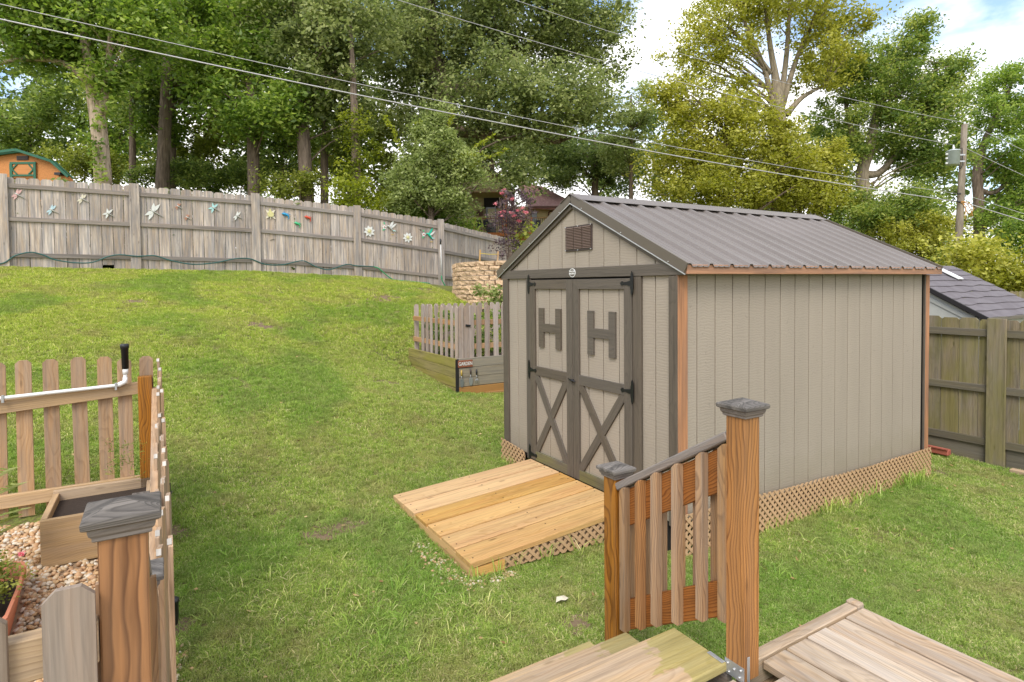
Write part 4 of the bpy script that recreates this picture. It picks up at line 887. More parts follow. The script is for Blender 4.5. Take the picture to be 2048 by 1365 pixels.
tree('feathery_tree', 'feathery light green tree with dark open limbs right of the utility pole', 'tree', G2,
     [tbase(1960, D, 24), tp(1958, 420, D, 20), tp(1955, 340, D, 18), tp(1975, 270, D, 13), tp(2010, 200, D, 8), tp(2030, 150, D, 4)],
     [px_lobe(2010, 160, D, 55, 38), px_lobe(1990, 230, D, 60, 45), px_lobe(2060, 230, D, 60, 60), px_lobe(2000, 320, D, 80, 40), px_lobe(2050, 390, D, 80, 50), px_lobe(1960, 190, D, 26, 26), px_lobe(1980, 440, D, 60, 40), px_lobe(2100, 320, D, 60, 80)],
     M_['maple'], M_['bark'], size=.16, per=85, crad=.55, dens=.85, nbranch=44, extra=[[tp(1957, 380, D, 12), tp(1990, 385, D, 9), tp(2040, 340, D, 6)], [tp(1960, 330, D, 12), tp(1925, 290, D, 8)], [tp(1985, 255, D, 10), tp(2030, 240, D, 7), tp(2060, 200, D, 4)]])
def shrub(px, py, d, rx, ry, leafm, label, size=.12, per=90, crad=.4, lobes=None, dens=1.1, name='shrub', group=None):
    ls = [px_lobe(px, py, d, rx, ry)]+[px_lobe(px+a, py+b, d, r1, r2) for a, b, r1, r2 in (lobes or [])]
    b = tbase(px, d, 8); return tree(name, label, 'shrub', group, [b, (ls[0][0][0], ls[0][0][1], ls[0][0][2], .03)], ls, M_[leafm], M_['bark'], size=size, per=per, crad=crad, dens=dens, nbranch=14)
G3 = 'shrubs along the far fence line'
shrub(1850, 470, 24, 60, 50, 'yellow', 'yellow green shrub just left of the utility pole foot', group=G3, lobes=[(-60, 10, 50, 40), (20, 40, 60, 40)])
shrub(1985, 545, 17, 70, 42, 'yellow', 'feathery yellow green shrub above the grey shingled shed roof', group=G3, lobes=[(-50, -30, 50, 35), (60, 10, 60, 40)])
shrub(1925, 520, 21.8, 26, 30, 'mid', 'dark green vine clump wrapping the utility pole foot', group=G3, name='vine')
shrub(1760, 430, 25, 70, 55, 'mid', 'mid green shrub under the pale leaning trunk', group=G3, lobes=[(60, 0, 60, 60), (-60, 20, 50, 40)])
shrub(2040, 470, 26, 50, 60, 'maple', 'green shrub at the right picture edge behind the pole', group=G3)
shrub(700, 395, 19, 50, 30, 'ivy', 'yellow green bush peeking over the fence left of the young tree', group=G3, lobes=[(50, 5, 40, 25)])
shrub(600, 372, 21, 40, 25, 'olive', 'low olive bush over the fence below the leaning trunks', group=G3, lobes=[(-50, 0, 30, 18)])
shrub(815, 425, 20, 50, 24, 'maple', 'bright green bush above the hummingbird fence panel', group=G3, lobes=[(60, 14, 45, 20), (120, 28, 30, 16)])
shrub(420, 355, 24, 70, 34, 'oak', 'dark understory bush between the paired trunks and the straight trunk', group=G3, lobes=[(-110, -10, 50, 30), (90, 0, 50, 30)])
shrub(170, 330, 26, 60, 40, 'olive', 'olive bush behind the orange shed roof', group=G3, lobes=[(50, 10, 40, 30)])
shrub(1075, 490, 15, 30, 25, 'olive', 'small olive bush between retaining wall and shed gable', group=G3)
# background wood
def backwood():
    cl = []
    specs = [(-80, 150, 36, 130, 210), (60, 230, 34, 120, 110), (200, 150, 38, 150, 200), (380, 190, 36, 150, 190), (560, 240, 38, 140, 150), (720, 160, 36, 140, 220), (900, 250, 40, 140, 150), (1060, 290, 42, 130, 100), (1220, 330, 44, 120, 80), (1310, 260, 44, 60, 70), (1380, 360, 42, 120, 80),
             (1540, 360, 42, 130, 80), (1680, 330, 44, 130, 110), (1860, 370, 44, 120, 110), (2020, 400, 44, 130, 110), (2160, 380, 40, 120, 120), (-120, 300, 30, 90, 90), (300, 310, 33, 200, 60), (620, 320, 34, 160, 60)]
    lob = [px_lobe(a, b, d, rx, ry, 3.5) for a, b, d, rx, ry in specs]
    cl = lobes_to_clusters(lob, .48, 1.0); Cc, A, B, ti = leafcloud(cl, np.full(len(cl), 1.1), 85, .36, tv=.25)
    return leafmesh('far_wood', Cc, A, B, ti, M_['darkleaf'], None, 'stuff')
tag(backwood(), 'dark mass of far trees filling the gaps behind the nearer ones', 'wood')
cl = np.array([(x, 12.4+rng.uniform(0, .9), g1(x, 13)+rng.uniform(0, 1.65)) for x in rng.uniform(-11, 3.3, 1900)]); Cc, A, B, ti = leafcloud(cl, np.full(len(cl), .3), 30, .15, tv=.2)  # unseen brush added to keep bright sky out of the picket seams
tag(leafmesh('gap_blocking_brush', Cc, A, B, ti, M_['darkleaf'], None, 'stuff'), 'dark tangled brush added behind the upper fence to block sky through its gaps', 'brush')
# crape myrtle
cm = thing('crape_myrtle', tuple(atd(1020, 520, 15)), 'purple leaved flowering shrub with pink blossom beside the retaining wall', 'shrub')
lob = [px_lobe(1020, 410, 15, 34, 30, .5), px_lobe(1035, 440, 15, 36, 24, .5), px_lobe(1015, 490, 15, 30, 34, .5), px_lobe(1000, 440, 15, 18, 26, .4), px_lobe(1050, 395, 15, 22, 22, .4)]
cl = lobes_to_clusters(lob, .8, .16); Cc, A, B, ti = leafcloud(cl, np.full(len(cl), .17), 34, .06); leafmesh('foliage', Cc, A, B, ti, M_['purple'], cm)
V_, F_ = tubemesh([[tp(1018+a, 525, 15, 3), tp(1018+a*3, 460, 15, 2), tp(1020+a*7, 395, 15, 1)] for a in (-3, -1, 0, 2, 4, 6)], 5); pymesh('stems', V_, F_, M_['bark'], cm)
for (a, b) in ((1003, 387), (991, 408), (1000, 425), (1003, 432), (1007, 424), (1022, 426), (1037, 421), (1049, 424), (1053, 426), (1038, 442), (1024, 398), (1008, 380), (1028, 432), (1046, 416)):
    cc = np.array([atd(a, b, 14.7)]); Cc, A, B, ti = leafcloud(cc, np.array([.07]), 46, .035); leafmesh('blossom', Cc, A, B, ti, M_['pink'], cm)
# ------------------------------------------------------------------ house behind
HD = 31
def hp(px, py, d=HD): return Vector(atd(px, py, d))
ax = Vector(R @ np.array([1, 0, 0])); ay = Vector(R @ np.array([0, 1, 0]))       # house facade faces the camera roughly
house = thing('house', (hp(1040, 480).x, hp(1040, 480).y, 2.5), 'beige house with red brown shingle roof, gabled porch and orange deck behind the shed', 'house')
def hbox(name, px0, px1, py0, py1, d0, d1, m, par=house):
    """front face spans the pixel box at depth d0, extends back to d1"""
    a = hp(px0, py1, d0); b = hp(px1, py0, d0); wdt = (b-a).dot(ax); h = b.z-a.z; c = (a+b)/2+ay*((d1-d0)/2)
    return link(name, boxmesh(wdt, d1-d0, h, m, .0), par, frame(c, ax, (0, 0, 1)))
hbox('wall', 985, 1160, 412, 480, HD+1.5, HD+8, M_['hwall'])
for k in range(13): hbox('siding_course', 1072, 1160, 420+k*3.6, 422.6+k*3.6, HD+1.46, HD+1.5, M_['hwall'])
hbox('porch_wall', 900, 1015, 374, 480, HD+1.4, HD+7, M_['hwall'])
hbox('porch_shade_plate', 968, 1006, 396, 417, HD+1.3, HD+1.4, M_['hdark'])  # flat near-black plate on the wall, porch shade put into its colour
# main hip roof
e0, e1 = hp(1056, 413, HD+.8), hp(1175, 419, HD+.8); r0, r1 = hp(1040, 362, HD+5), hp(1085, 378, HD+5); 
V_ = [tuple(e0), tuple(e1), tuple(hp(1085, 374, HD+5)), tuple(hp(1030, 360, HD+5)), tuple(hp(1175, 419, HD+9)), tuple(e0+Vector((0, 0, -.12))), tuple(e1+Vector((0, 0, -.12)))]
pymesh('roof', V_, [(0, 1, 2, 3), (1, 4, 2), (0, 5, 6, 1)], M_['hroof'], house)
hbox('gutter', 1056, 1175, 411.5, 416, HD+.7, HD+.8, M_['htrim'])
# porch gable
pg = [hp(905, 378, HD-.5), hp(1030, 378, HD-.5), hp(968, 322, HD-.5)]
back_ = [p+ay*6 for p in pg]
pymesh('porch_roof', [tuple(p) for p in pg+back_]+[tuple(p+Vector((0, 0, -.18))) for p in pg+back_], [(0, 2, 5, 3), (2, 1, 4, 5), (0, 6, 8, 2), (2, 8, 7, 1), (6, 9, 11, 8), (8, 11, 10, 7)], M_['hroofd'], house)
g2_ = [hp(915, 377, HD-.2), hp(1020, 377, HD-.2), hp(968, 330, HD-.2)]
pymesh('porch_gable', [tuple(p) for p in g2_]+[tuple(p+ay*.1) for p in g2_], [(0, 1, 2), (3, 5, 4), (0, 3, 4, 1), (1, 4, 5, 2), (2, 5, 3, 0)], M_['hwall'], house)
hbox('porch_beam', 915, 1020, 377, 385, HD-.3, HD, M_['tan'])
for a in (922, 1012): hbox('porch_post', a-2, a+2, 385, 470, HD-.25, HD-.1, M_['hdeck'])
V_ = [tuple(hp(770, 402, HD-1)), tuple(hp(880, 396, HD-1)), tuple(hp(900, 372, HD+2)), tuple(hp(830, 374, HD+2)), tuple(hp(770, 406, HD-1)), tuple(hp(880, 400, HD-1))]
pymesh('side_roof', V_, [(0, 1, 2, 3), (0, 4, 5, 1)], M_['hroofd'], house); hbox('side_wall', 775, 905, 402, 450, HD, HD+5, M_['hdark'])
fr_ = hbox('glass_door', 972, 992, 415, 470, HD+1.25, HD+1.32, M_['glass']); hbox('curtain', 976, 990, 418, 445, HD+1.18, HD+1.22, M_['curtain'], fr_)
hbox('window', 953, 966, 421, 432, HD+1.25, HD+1.32, M_['htrim']); hbox('window', 941, 948, 424, 448, HD+1.25, HD+1.32, M_['curtain']); hbox('window', 1064, 1074, 424, 462, HD+1.40, HD+1.46, M_['glass'])
# round door wreath
wc = hp(1103, 429, HD+1.3); ringp = [(*(wc+ax*.17*math.cos(t)+Vector((0, 0, .17*math.sin(t)))), .035) for t in np.linspace(0, 2*math.pi, 17)]
wr = tube('wall_plaque', [ringp], M_['htrim'], None, 6); tag(wr, 'round brown ring plaque hanging on the beige house wall above the deck rail', 'plaque')
cu_ = frame(wc, ax, (0, 0, 1)); text3d('R', .24, M_['curtain'], Matrix(((ax.x, 0, -ay.x, wc.x), (ax.y, 0, -ay.y, wc.y), (0, 1, 0, wc.z), (0, 0, 0, 1))), wr, 'letter', .01)
# far deck
fd = thing('far_deck', (hp(1030, 470, HD-1.5).x, hp(1030, 470, HD-1.5).y, 2.7), 'orange stained deck with black balusters along the beige house', 'deck')
hbox('floor', 935, 1150, 464, 473, HD-1.5, HD+1.2, M_['hdeck'], fd); hbox('top_rail', 935, 1150, 435, 437.5, HD-1.45, HD-1.3, M_['hdeck'], fd); hbox('bottom_rail', 935, 1150, 459, 461, HD-1.42, HD-1.34, M_['hdeck'], fd)
for a in (949, 1006, 1063, 1118): hbox('post', a-1.6, a+1.6, 435.5, 466, HD-1.47, HD-1.36, M_['hdeck'], fd)
for k in range(52):
    a = 937+k*4.1; hbox('baluster', a, a+.8, 437.5, 459, HD-1.40, HD-1.38, M_['black'], fd)
hbox('skirt', 1035, 1150, 473, 492, HD-1.0, HD-.9, M_['hdeck'], fd)
for i, a in enumerate((1046, 1076, 958, 972)):
    ch = thing('patio_chair', tuple(hp(a, 462, HD-.4)), ['dark patio chair on the far deck left of its right post', 'dark patio chair on the far deck by the beige siding', 'dark patio chair on the far deck near its left post', 'dark patio chair on the far deck before the glass door'][i], 'chair', 'patio chairs on the far deck')
    hbox('seat', a-5, a+5, 452, 453.5, HD-.6, HD-.1, M_['black'], ch); hbox('backrest', a-5, a+5, 441, 452, HD-.1, HD-.05, M_['black'], ch)
    for e in (-4.5, 3.5):
        hbox('leg', a+e, a+e+1, 453.5, 464, HD-.58, HD-.54, M_['black'], ch); hbox('leg', a+e, a+e+1, 453.5, 464, HD-.14, HD-.1, M_['black'], ch)
# ------------------------------------------------------------------ orange shed far left
OD = 20.5
osd = thing('orange_shed', tuple(hp(20, 400, OD)), 'orange barn shed with green trim and gambrel roof above the fence at far left', 'shed')
gam = [(-65, 372), (-48, 330), (-15, 312), (42, 304.5), (112, 327), (146, 358), (146, 420), (-65, 420)]
gp_ = [hp(a, b, OD) for a, b in gam]; n = len(gp_); oy = Vector(ray(75, 350)); oy.z = 0; oy.normalize()
pymesh('wall', [tuple(p) for p in gp_]+[tuple(p+oy*4) for p in gp_], [tuple(range(n))[::-1], tuple(range(n, 2*n))]+[(i, (i+1) % n, n+(i+1) % n, n+i) for i in range(n)], M_['orangeshed'], osd)
for i in range(5):
    a, b = gp_[i], gp_[i+1]; a = a+Vector((0, 0, .03)); b = b+Vector((0, 0, .03)); c = (a+b)/2
    f0, f1 = -oy*.15, oy*4.1; dn = Vector((0, 0, -.06))
    pymesh('roof_panel', [tuple(v) for v in (a+f0, b+f0, b+f1, a+f1, a+f0+dn, b+f0+dn, b+f1+dn, a+f1+dn)], [(0, 1, 2, 3), (7, 6, 5, 4), (0, 4, 5, 1), (1, 5, 6, 2), (2, 6, 7, 3), (3, 7, 4, 0)], M_['greenpaint'], osd)
    beam('roof_trim', osd, a-ay*.22, b-ay*.22, .05, .085, M_['greenpaint'])
wf = hbox('loft_door', 19, 71, 324, 356, OD-.05, OD-.001, M_['orangeshed'], osd)
for (a, b, c, d_) in ((19, 71, 324, 328.5), (19, 24, 328.5, 362), (66.5, 71, 328.5, 362), (24, 66.5, 349, 353)): hbox('door_trim', a, b, c, d_, OD-.08, OD-.05, M_['greenpaint'], wf)
for (a, b, c, d_) in ((24, 339, 34, 329), (57, 329, 66, 339), (24, 339, 34, 349), (57, 349, 66, 340)): beam('corner_brace', wf, hp(a, b, OD-.07), hp(c, d_, OD-.07), .03, .04, M_['greenpaint'])
ve = hbox('vent', 33, 56, 312, 320.5, OD-.03, OD-.001, M_['vent'], osd)
for k in range(5): hbox('slat', 34, 55, 313+k*1.5, 313.8+k*1.5, OD-.045, OD-.03, M_['vent'], ve)
hbox('lamp', 108, 120, 345, 350, OD-.2, OD-.001, M_['blackp'], osd)
# ------------------------------------------------------------------ upper fence
UF = thing('upper_fence', (-1, 12.1, 2.3), 'long weathered dog eared plank fence along the top of the lawn', 'fence')
xs = [-8.3, -5.90, -3.69, -1.26, 1.17, 3.53]; FY = 12.1
tops = [(-8.3, 4.31), (-5.9, 4.30), (-3.69, 4.28), (-1.26, 4.24), (1.17, 4.10), (3.53, 3.86)]
bots = [(-8.3, 2.50), (-5.9, 2.46), (-3.69, 2.43), (-1.26, 2.40), (1.17, 2.26), (3.53, 2.02)]
tz_ = lambda x: float(np.interp(x, [a for a, b in tops], [b for a, b in tops])); bz_ = lambda x: float(np.interp(x, [a for a, b in bots], [b for a, b in bots]))
for j, (a, b) in enumerate(zip(xs[:-1], xs[1:])):
    for i in range(11):
        c = a+(b-a)*(i+.5)/11; pw = (b-a)/11-.008
        bt = bz_(c)-.02+(.12 if (j == 1 and i == 8) else 0); picket(UF, (c, FY+.045+.004*rng.uniform(-1, 1), bt), tz_(c)-.02-bt+rng.uniform(-.012, .012), pw, .018, M_['fence'], (0, -1, 0), tilt=rng.uniform(-.004, .004), cut=.035)
    for off in (.20, .20+.66, .20+1.38):
        pa, pb = (a+.09, FY+.018, tz_(a)-off), (b-.09, FY+.018, tz_(b)-off); beam('fence_rail', UF, pa, pb, .038, .089, M_['fencerail'])
for i, x in enumerate(xs):
    box('fence_post', UF, (x-.095, x+.095), (FY-.03, FY-.004), (bz_(x)-.08, tz_(x)+.02), M_['fence'], 'z')
p6 = atd(955, 466, 18.1); dirv = Vector((p6[0]-3.53, p6[1]-FY, 0)).normalized(); nv = Vector((dirv.y, -dirv.x, 0))
UF2 = thing('side_fence', (5, 13, 2), 'weathered plank fence section running away behind the retaining wall', 'fence')
Lf = 6.2; npk = 33
for i in range(npk):
    s_ = (i+.5)*Lf/npk; q_ = Vector((3.60, FY+.04, 0))+dirv*s_+nv*-.03; tz2 = 3.83-.062*s_; picket(UF2, (q_.x, q_.y, tz2-1.86), 1.84+rng.uniform(-.01, .01), Lf/npk-.008, .018, M_['fence'], nv, cut=.035)
for off in (.20, .86, 1.58): beam('fence_rail', UF2, Vector((3.62, FY+.02, 3.83-off))+nv*.0, Vector((3.60, FY+.03, 3.83-off-.062*Lf))+dirv*Lf, .038, .089, M_['fencerail'])
# ------------------------------------------------------------------ right fence
RF = thing('mossy_fence', (5.3, 0, -.2), 'green stained mossy plank fence right of the shed', 'fence')
RX = 5.3; posts = [-2.5, -.07, 2.36, 4.8]
for a, b in zip(posts[:-1], posts[1:]):
    for i in range(12):
        c = a+(b-a)*(i+.5)/12; gz = -.19+.03*max(c, 0); picket(RF, (RX+.045, c, gz+.02), 1.735+rng.uniform(-.008, .008), (b-a)/12-.007, .018, M_['mossy'], (-1, 0, 0), tilt=rng.uniform(-.004, .004), cut=.028)
    for zc in (1.40, .72, .07): beam('fence_rail', RF, (RX+.016, a+.09, zc), (RX+.016, b-.09, zc), .038, .089, M_['mossrail'])
    box('kick_board', RF, (RX+.03, RX+.035), (a+.09, b-.09), (-.24, .02), M_['mossrail'], 'y')
for y in posts: box('fence_post', RF, (RX-.034, RX-.006), (y-.095, y+.095), (-.28, 1.58), M_['mossy'], 'z', .004)
rp_ = thing('red_edging', (4.9, .6, -.15), 'faded red plastic edging piece lying between shed corner and mossy fence', 'edging')
a = atx(1850, 893, 5.1); b = atx(1903, 905, 5.1); beam('edging_bar', rp_, (5.05, a[1]+.2, a[2]), (5.05, b[1], b[2]), .09, .075, M_['redplastic'], (0, 0, 1), .01); beam('edging_lip', rp_, (5.0, a[1]+.2, a[2]+.045), (5.0, b[1], b[2]+.045), .03, .02, M_['redplastic'])
a = atx(2022, 939, 5.05); b = atx(2060, 948, 5.05); tl = beam('timber_offcut', None, (a[0], a[1], a[2]-.02), (a[0], a[1]-.9, a[2]-.03), .09, .06, M_['tan']); tag(tl, 'pale timber offcut lying at the foot of the mossy fence', 'timber')
# far fence behind resin shed
FF = thing('far_fence', tuple(atd(2030, 600, 16)), 'weathered fence top beyond the grey shingled shed at the right edge', 'fence')
for i in range(14): p = atd(1985+i*9.5, 600, 16); picket(FF, (p[0], p[1], 0.2), atd(2010, 583, 16)[2]-.2, .125, .018, M_['mossy'], tuple(-ay), cut=.03)
beam('fence_rail', FF, Vector(atd(1980, 600, 15.95)), Vector(atd(2115, 600, 15.95)), .04, .09, M_['mossrail'])
# ------------------------------------------------------------------ resin shed behind the right fence
rs = thing('resin_shed', (8, 1, 0), 'small pale shed with grey mauve shingled roof beyond the mossy fence', 'shed')
A0 = Vector(atx(1975, 638, 6.15)); Bf = None
yE = A0.y; zE = A0.z
# ridge line: passes the pixel (1905,533)
best = None
for yy in np.arange(yE+.4, yE+4, .02):
    pr = aty(1905, 533, yy); 
    # slope direction check with right verge through pixel (2040,597)
    xr = pr[0]; pv = atx(2040, 597, xr); t_ = (yy-pv[1])/(yy-yE); z_line = pr[2]+(zE-pr[2])*t_; e = abs(z_line-pv[2])
    if best is None or e < best[0]: best = (e, yy, pr)
_, yR, PR = best; xL, xR = A0.x, PR[0]; zR = PR[2]
nrow = 9; V_, F_ = [], []
slv = Vector((0, yR-yE, zR-zE)); nrmr = Vector((0, -(zR-zE), yR-yE)).normalized()
rows = nrow
for r_ in range(rows):
    ncol = 14; t0, t1 = r_/rows, (r_+1.04)/rows; V_, F_ = [], []
    for c_ in range(ncol+1):
        x = xL+(xR-xL)*c_/ncol; wv = .014*math.sin(c_*1.3+r_*1.3)+.008*math.sin(c_*4.7)
        lo = Vector((x, yE, zE))+slv*(t0)+Vector((0, wv, wv*.5))+nrmr*.018; hi = Vector((x, yE, zE))+slv*min(t1, 1)+nrmr*.006; V_ += [tuple(lo), tuple(hi), tuple(lo-nrmr*.017)]
    for c_ in range(ncol): a = 3*c_; F_ += [(a, a+3, a+4, a+1), (a+2, a+5, a+3, a)]
    pymesh('shingle_course', V_, F_, M_['rroof'], rs)
yB = 2*yR-yE
pymesh('back_roof', [(xL, yR, zR), (xR, yR, zR), (xR, yB, zE), (xL, yB, zE)], [(0, 1, 2, 3)], M_['rroof'], rs)
box('wall', rs, (xL+.08, xR-.1), (yE+.08, yB-.08), (-.3, zE+.0), M_['rwall'], 'x', 0)
pymesh('gable', [(xL+.06, yE+.1, zE-.02), (xL+.06, yB-.1, zE-.02), (xL+.06, yR, zR-.06), (xL+.1, yE+.1, zE-.02), (xL+.1, yB-.1, zE-.02), (xL+.1, yR, zR-.06)], [(0, 2, 1), (3, 4, 5), (0, 1, 4, 3), (1, 2, 5, 4), (2, 0, 3, 5)], M_['rwall'], rs)
beam('verge_trim', rs, (xL, yE, zE-.01), (xL, yR, zR-.01), .03, .06, M_['hdark']); beam('eave_trim', rs, (xL, yE, zE-.01), (xR, yE, zE-.01), .03, .05, M_['metalbrown'])
beam('gable_board', rs, (xL+.05, yE+.18, zE-.04), (xL+.05, yR, zR-.17), .01, .06, M_['rwall'])
sk0 = Vector((xL+(xR-xL)*.62, yE, zE))+slv*.80+nrmr*.04
link('skylight', boxmesh(.42, .16, .02, M_['white'], .003), rs, frame(sk0, slv, nrmr))
# ------------------------------------------------------------------ utility pole and cables
PD = 21.5
pb, pt = Vector(atd(1917, 560, PD)), Vector(atd(1929, 250, PD))
pb = Vector(atd(1915, 530, PD)); dirp = (pt-pb).normalized(); pb2 = pb-dirp*3
up_ = thing('utility_pole', tuple(pb2), 'weathered wooden utility pole carrying a grey transformer right of the shed', 'pole')
tube('pole', [[(*pb2, .14), (*pb, .128), (*(pb.lerp(pt, .5)), .115), (*pt, .095)]], M_['pole'], up_, 12)
tc0, tc1 = Vector(atd(1906, 330, PD-.2)), Vector(atd(1907, 302, PD-.2))
tr_ = tube('transformer', [[(*tc0, .03), (*tc0, .20), (*(tc0.lerp(tc1, .95)), .20), (*(tc0.lerp(tc1, .96)), .22), (*tc1, .22), (*(tc1+Vector((0, 0, .04))), .12)]], M_['poly'], up_, 16)
tube('bushing', [[(*(tc1+Vector((0, 0, .0))), .04), (*(tc1+Vector((0, 0, .12))), .033), (*(tc1+Vector((0, 0, .21))), .02)]], M_['white'], tr_, 8)
for zz in (.1, .45, .75):
    q_ = tc0.lerp(tc1, zz)-ax*.21; tube('insulator', [[(*q_, .04), (*(q_-ax*.06), .033)]], M_['white'], tr_, 8)
beam('bracket', up_, tc1+ax*.20-Vector((0, 0, .15)), tc1+ax*.42-Vector((0, 0, .15)), .04, .055, M_['galv']); beam('bracket', up_, tc0+ax*.20+Vector((0, 0, .12)), tc0+ax*.42+Vector((0, 0, .12)), .04, .055, M_['galv'])
tube('insulator', [[(*pt, .035), (*(pt+Vector((0, 0, .10))), .035)]], M_['white'], up_, 8)
rr_ = [[(*(atd(1922+a, 403+b, PD-.13)), .015) for a, b in pl] for pl in ([(0, 0), (12, 4), (20, 18), (24, 30), (12, 22), (4, 4)], [(0, 2), (10, 8), (8, 26), (10, 40)], [(2, 0), (14, 2), (26, 14), (18, 30)])]
tube('orange_tie_wires', rr_, flat('orange_wire', (.45, .22, .05), .6), up_, 5)
vw = [[(*(atd(1912, 300, PD-.13)), .014), (*(atd(1924, 296, PD-.13)), .014), (*(atd(1926, 330, PD-.16)), .014), (*(atd(1921, 338, PD-.16)), .014), (*(atd(1912, 322, PD-.16)), .014)], [(*(atd(1915, 388, PD-.13)), .035), (*(atd(1921, 388, PD-.13)), .035)], [(*(atd(1914, 403, PD-.13)), .035), (*(atd(1920, 405, PD-.13)), .035)]]
tube('black_leads', vw, M_['blackp'], up_, 6)
def cable(p_end, far_px, far_d, mids, r, label, name='cable'):
    """hangs between the pole and a point at far_d; sag fitted so it passes the mid points"""
    A_ = Vector(p_end); B_ = Vector(atd(far_px[0], far_px[1], far_d)); best = None
    def projp(P):
        p = R.T @ (np.array(P)-T); c, s = math.cos(PITCH), math.sin(PITCH); fy = p[1]*c-p[2]*s; uz = p[1]*s+p[2]*c; X = p[0]/fy; W = uz/fy; cr, sr = math.cos(ROLL), math.sin(ROLL)
        return 1024+F*(X*cr-W*sr), 682.5+SY-F*(X*sr+W*cr)
    for sag in np.arange(0, 2.5, .05):
        e = 0; pp = [projp(A_.lerp(B_, t)-Vector((0, 0, 4*sag*t*(1-t)))) for t in np.linspace(0, 1, 60)]
        for mx_, my_ in mids: e += abs(np.interp(mx_, *zip(*sorted(pp)))-my_)
        if best is None or e < best[0]: best = (e, sag)
    sag = best[1]; pts = [(*(A_.lerp(B_, t)-Vector((0, 0, 4*sag*t*(1-t)))), r) for t in np.linspace(0, 1, 40)]
    o = tube(name, [pts], M_['wire'], None, 6); return tag(o, label, 'cable', 'overhead cables')
cable(atd(1916, 404, PD), (-300, -28), 12.5, [(0, 35), (350, 105), (700, 189), (1000, 247), (1350, 317), (1700, 374)], .017, 'lowest and thickest overhead cable crossing the picture left of the pole')
cable(atd(1916, 388, PD), (-300, -62), 12.5, [(20, 10), (350, 85), (700, 165), (1000, 227), (1350, 302), (1700, 362)], .0095, 'thin cable just above the thickest one, left of the pole')
cable(atd(1905, 290, PD), (700, -30), 16, [(800, 0), (1000, 60), (1300, 150), (1600, 225), (1750, 262)], .009, 'thin cable ending at the transformer top')
cable(atd(1930, 246, PD), (950, -28), 17, [(1020, 0), (1250, 82), (1550, 160), (1750, 210)], .0085, 'highest thin cable reaching the pole top from the left')
cable(atd(1930, 246, PD), (2300, 420), 20, [(2048, 300)], .009, 'highest cable leaving the pole to the right')
cable(atd(1930, 296, PD), (2300, 455), 20, [(2048, 352)], .009, 'second highest cable leaving the pole to the right')
cable(atd(1924, 388, PD), (2300, 510), 20, [(2048, 427)], .009, 'thin lower cable leaving the pole to the right')
cable(atd(1924, 404, PD), (2300, 520), 20, [(2048, 438)], .016, 'thick lowest cable leaving the pole to the right')
# ------------------------------------------------------------------ retaining wall
RW = thing('retaining_wall', tuple(atd(960, 600, 13)), 'curved retaining wall of rough tan blocks behind the picket bed', 'wall')
def blockmat():
    s = NT('split_face_block'); tc = s.n('ShaderNodeTexCoord').outputs['Object']; rnd = s.n('ShaderNodeObjectInfo').outputs['Random']; n = s.noise(tc, 28, 5, .6)
    c = s.mix(s.ramp(n, [(.3, 0), (.7, 1)]), (.40, .255, .14), (.66, .47, .30)); hv = s.n('ShaderNodeHueSaturation'); s.l(c, hv.inputs['Color']); s.l(s.math('MULTIPLY_ADD', rnd, .3, .85), hv.inputs['Value'])
    s.bump(n, 1., .02); return s.done(hv.outputs[0], .9)
M_['block'] = blockmat()
def rough_block(seed):
    bm = bmesh.new(); bmesh.ops.create_cube(bm, size=1); bmesh.ops.scale(bm, vec=(.224, .16, .092), verts=bm.verts); bmesh.ops.subdivide_edges(bm, edges=bm.edges[:], cuts=1, use_grid_fill=True)
    r_ = random.Random(seed)
    for v in bm.verts:
        if v.co.y < -.05: v.co += Vector((r_.uniform(-.008, .008), r_.uniform(-.014, .014), r_.uniform(-.004, .004)))
    return bmesh_to(bm, M_['block'])
BM = [rough_block(i) for i in range(8)]
kp = [np.array(atd(a, 560, d)) for a, d in ((912, 14.6), (922, 13.5), (945, 12.9), (980, 12.5), (1020, 12.4), (1070, 12.8), (1120, 13.6))]
ptsw = spline(kp, 10); cum = [0]
for a, b in zip(ptsw[:-1], ptsw[1:]): cum.append(cum[-1]+float(np.hypot(*(b-a)[:2])))
tot = cum[-1]; zt0 = atd(945, 524, 12.9)[2]
for row in range(10):
    s_ = .12*(row % 2); 
    while s_ < tot-.1:
        x = np.interp(s_, cum, [p[0] for p in ptsw]); y = np.interp(s_, cum, [p[1] for p in ptsw]); x2 = np.interp(s_+.05, cum, [p[0] for p in ptsw]); y2 = np.interp(s_+.05, cum, [p[1] for p in ptsw])
        tv_ = Vector((x2-x, y2-y, 0)).normalized(); 
        jo = random.uniform(-.014, .014); link('block', BM[random.randrange(8)], RW, frame((x-tv_.y*jo, y+tv_.x*jo, zt0-.05-row*.1025), tv_, (0, 0, 1))); s_ += .24
cx_, cy_ = np.mean([p[0] for p in ptsw]), np.mean([p[1] for p in ptsw])
off_ = R @ np.array([.0, .9, 0])
fill = [(p[0], p[1], zt0-.03) for p in ptsw[::3]]+[(p[0]+off_[0]*3, p[1]+off_[1]*3, zt0-.03) for p in ptsw[::-3]]
o = pymesh('planting_soil', fill, [tuple(range(len(fill)))], M_['soil']); o['kind'] = 'structure'
for i, (a, b, c) in enumerate(((959, 500, 524), (995, 503, 522))):
    st = Vector(atd(a, c+4, 13.1)); en = Vector(atd(a+1.5, b, 13.1)); k = beam('wooden_stake', None, st, en, .028, .028, M_['ramp'], (0, 1, 0)); tag(k, ['left wooden stake on the retaining wall holding a yellow string', 'right wooden stake on the retaining wall holding a yellow string'][i], 'stake', 'stakes on the retaining wall')
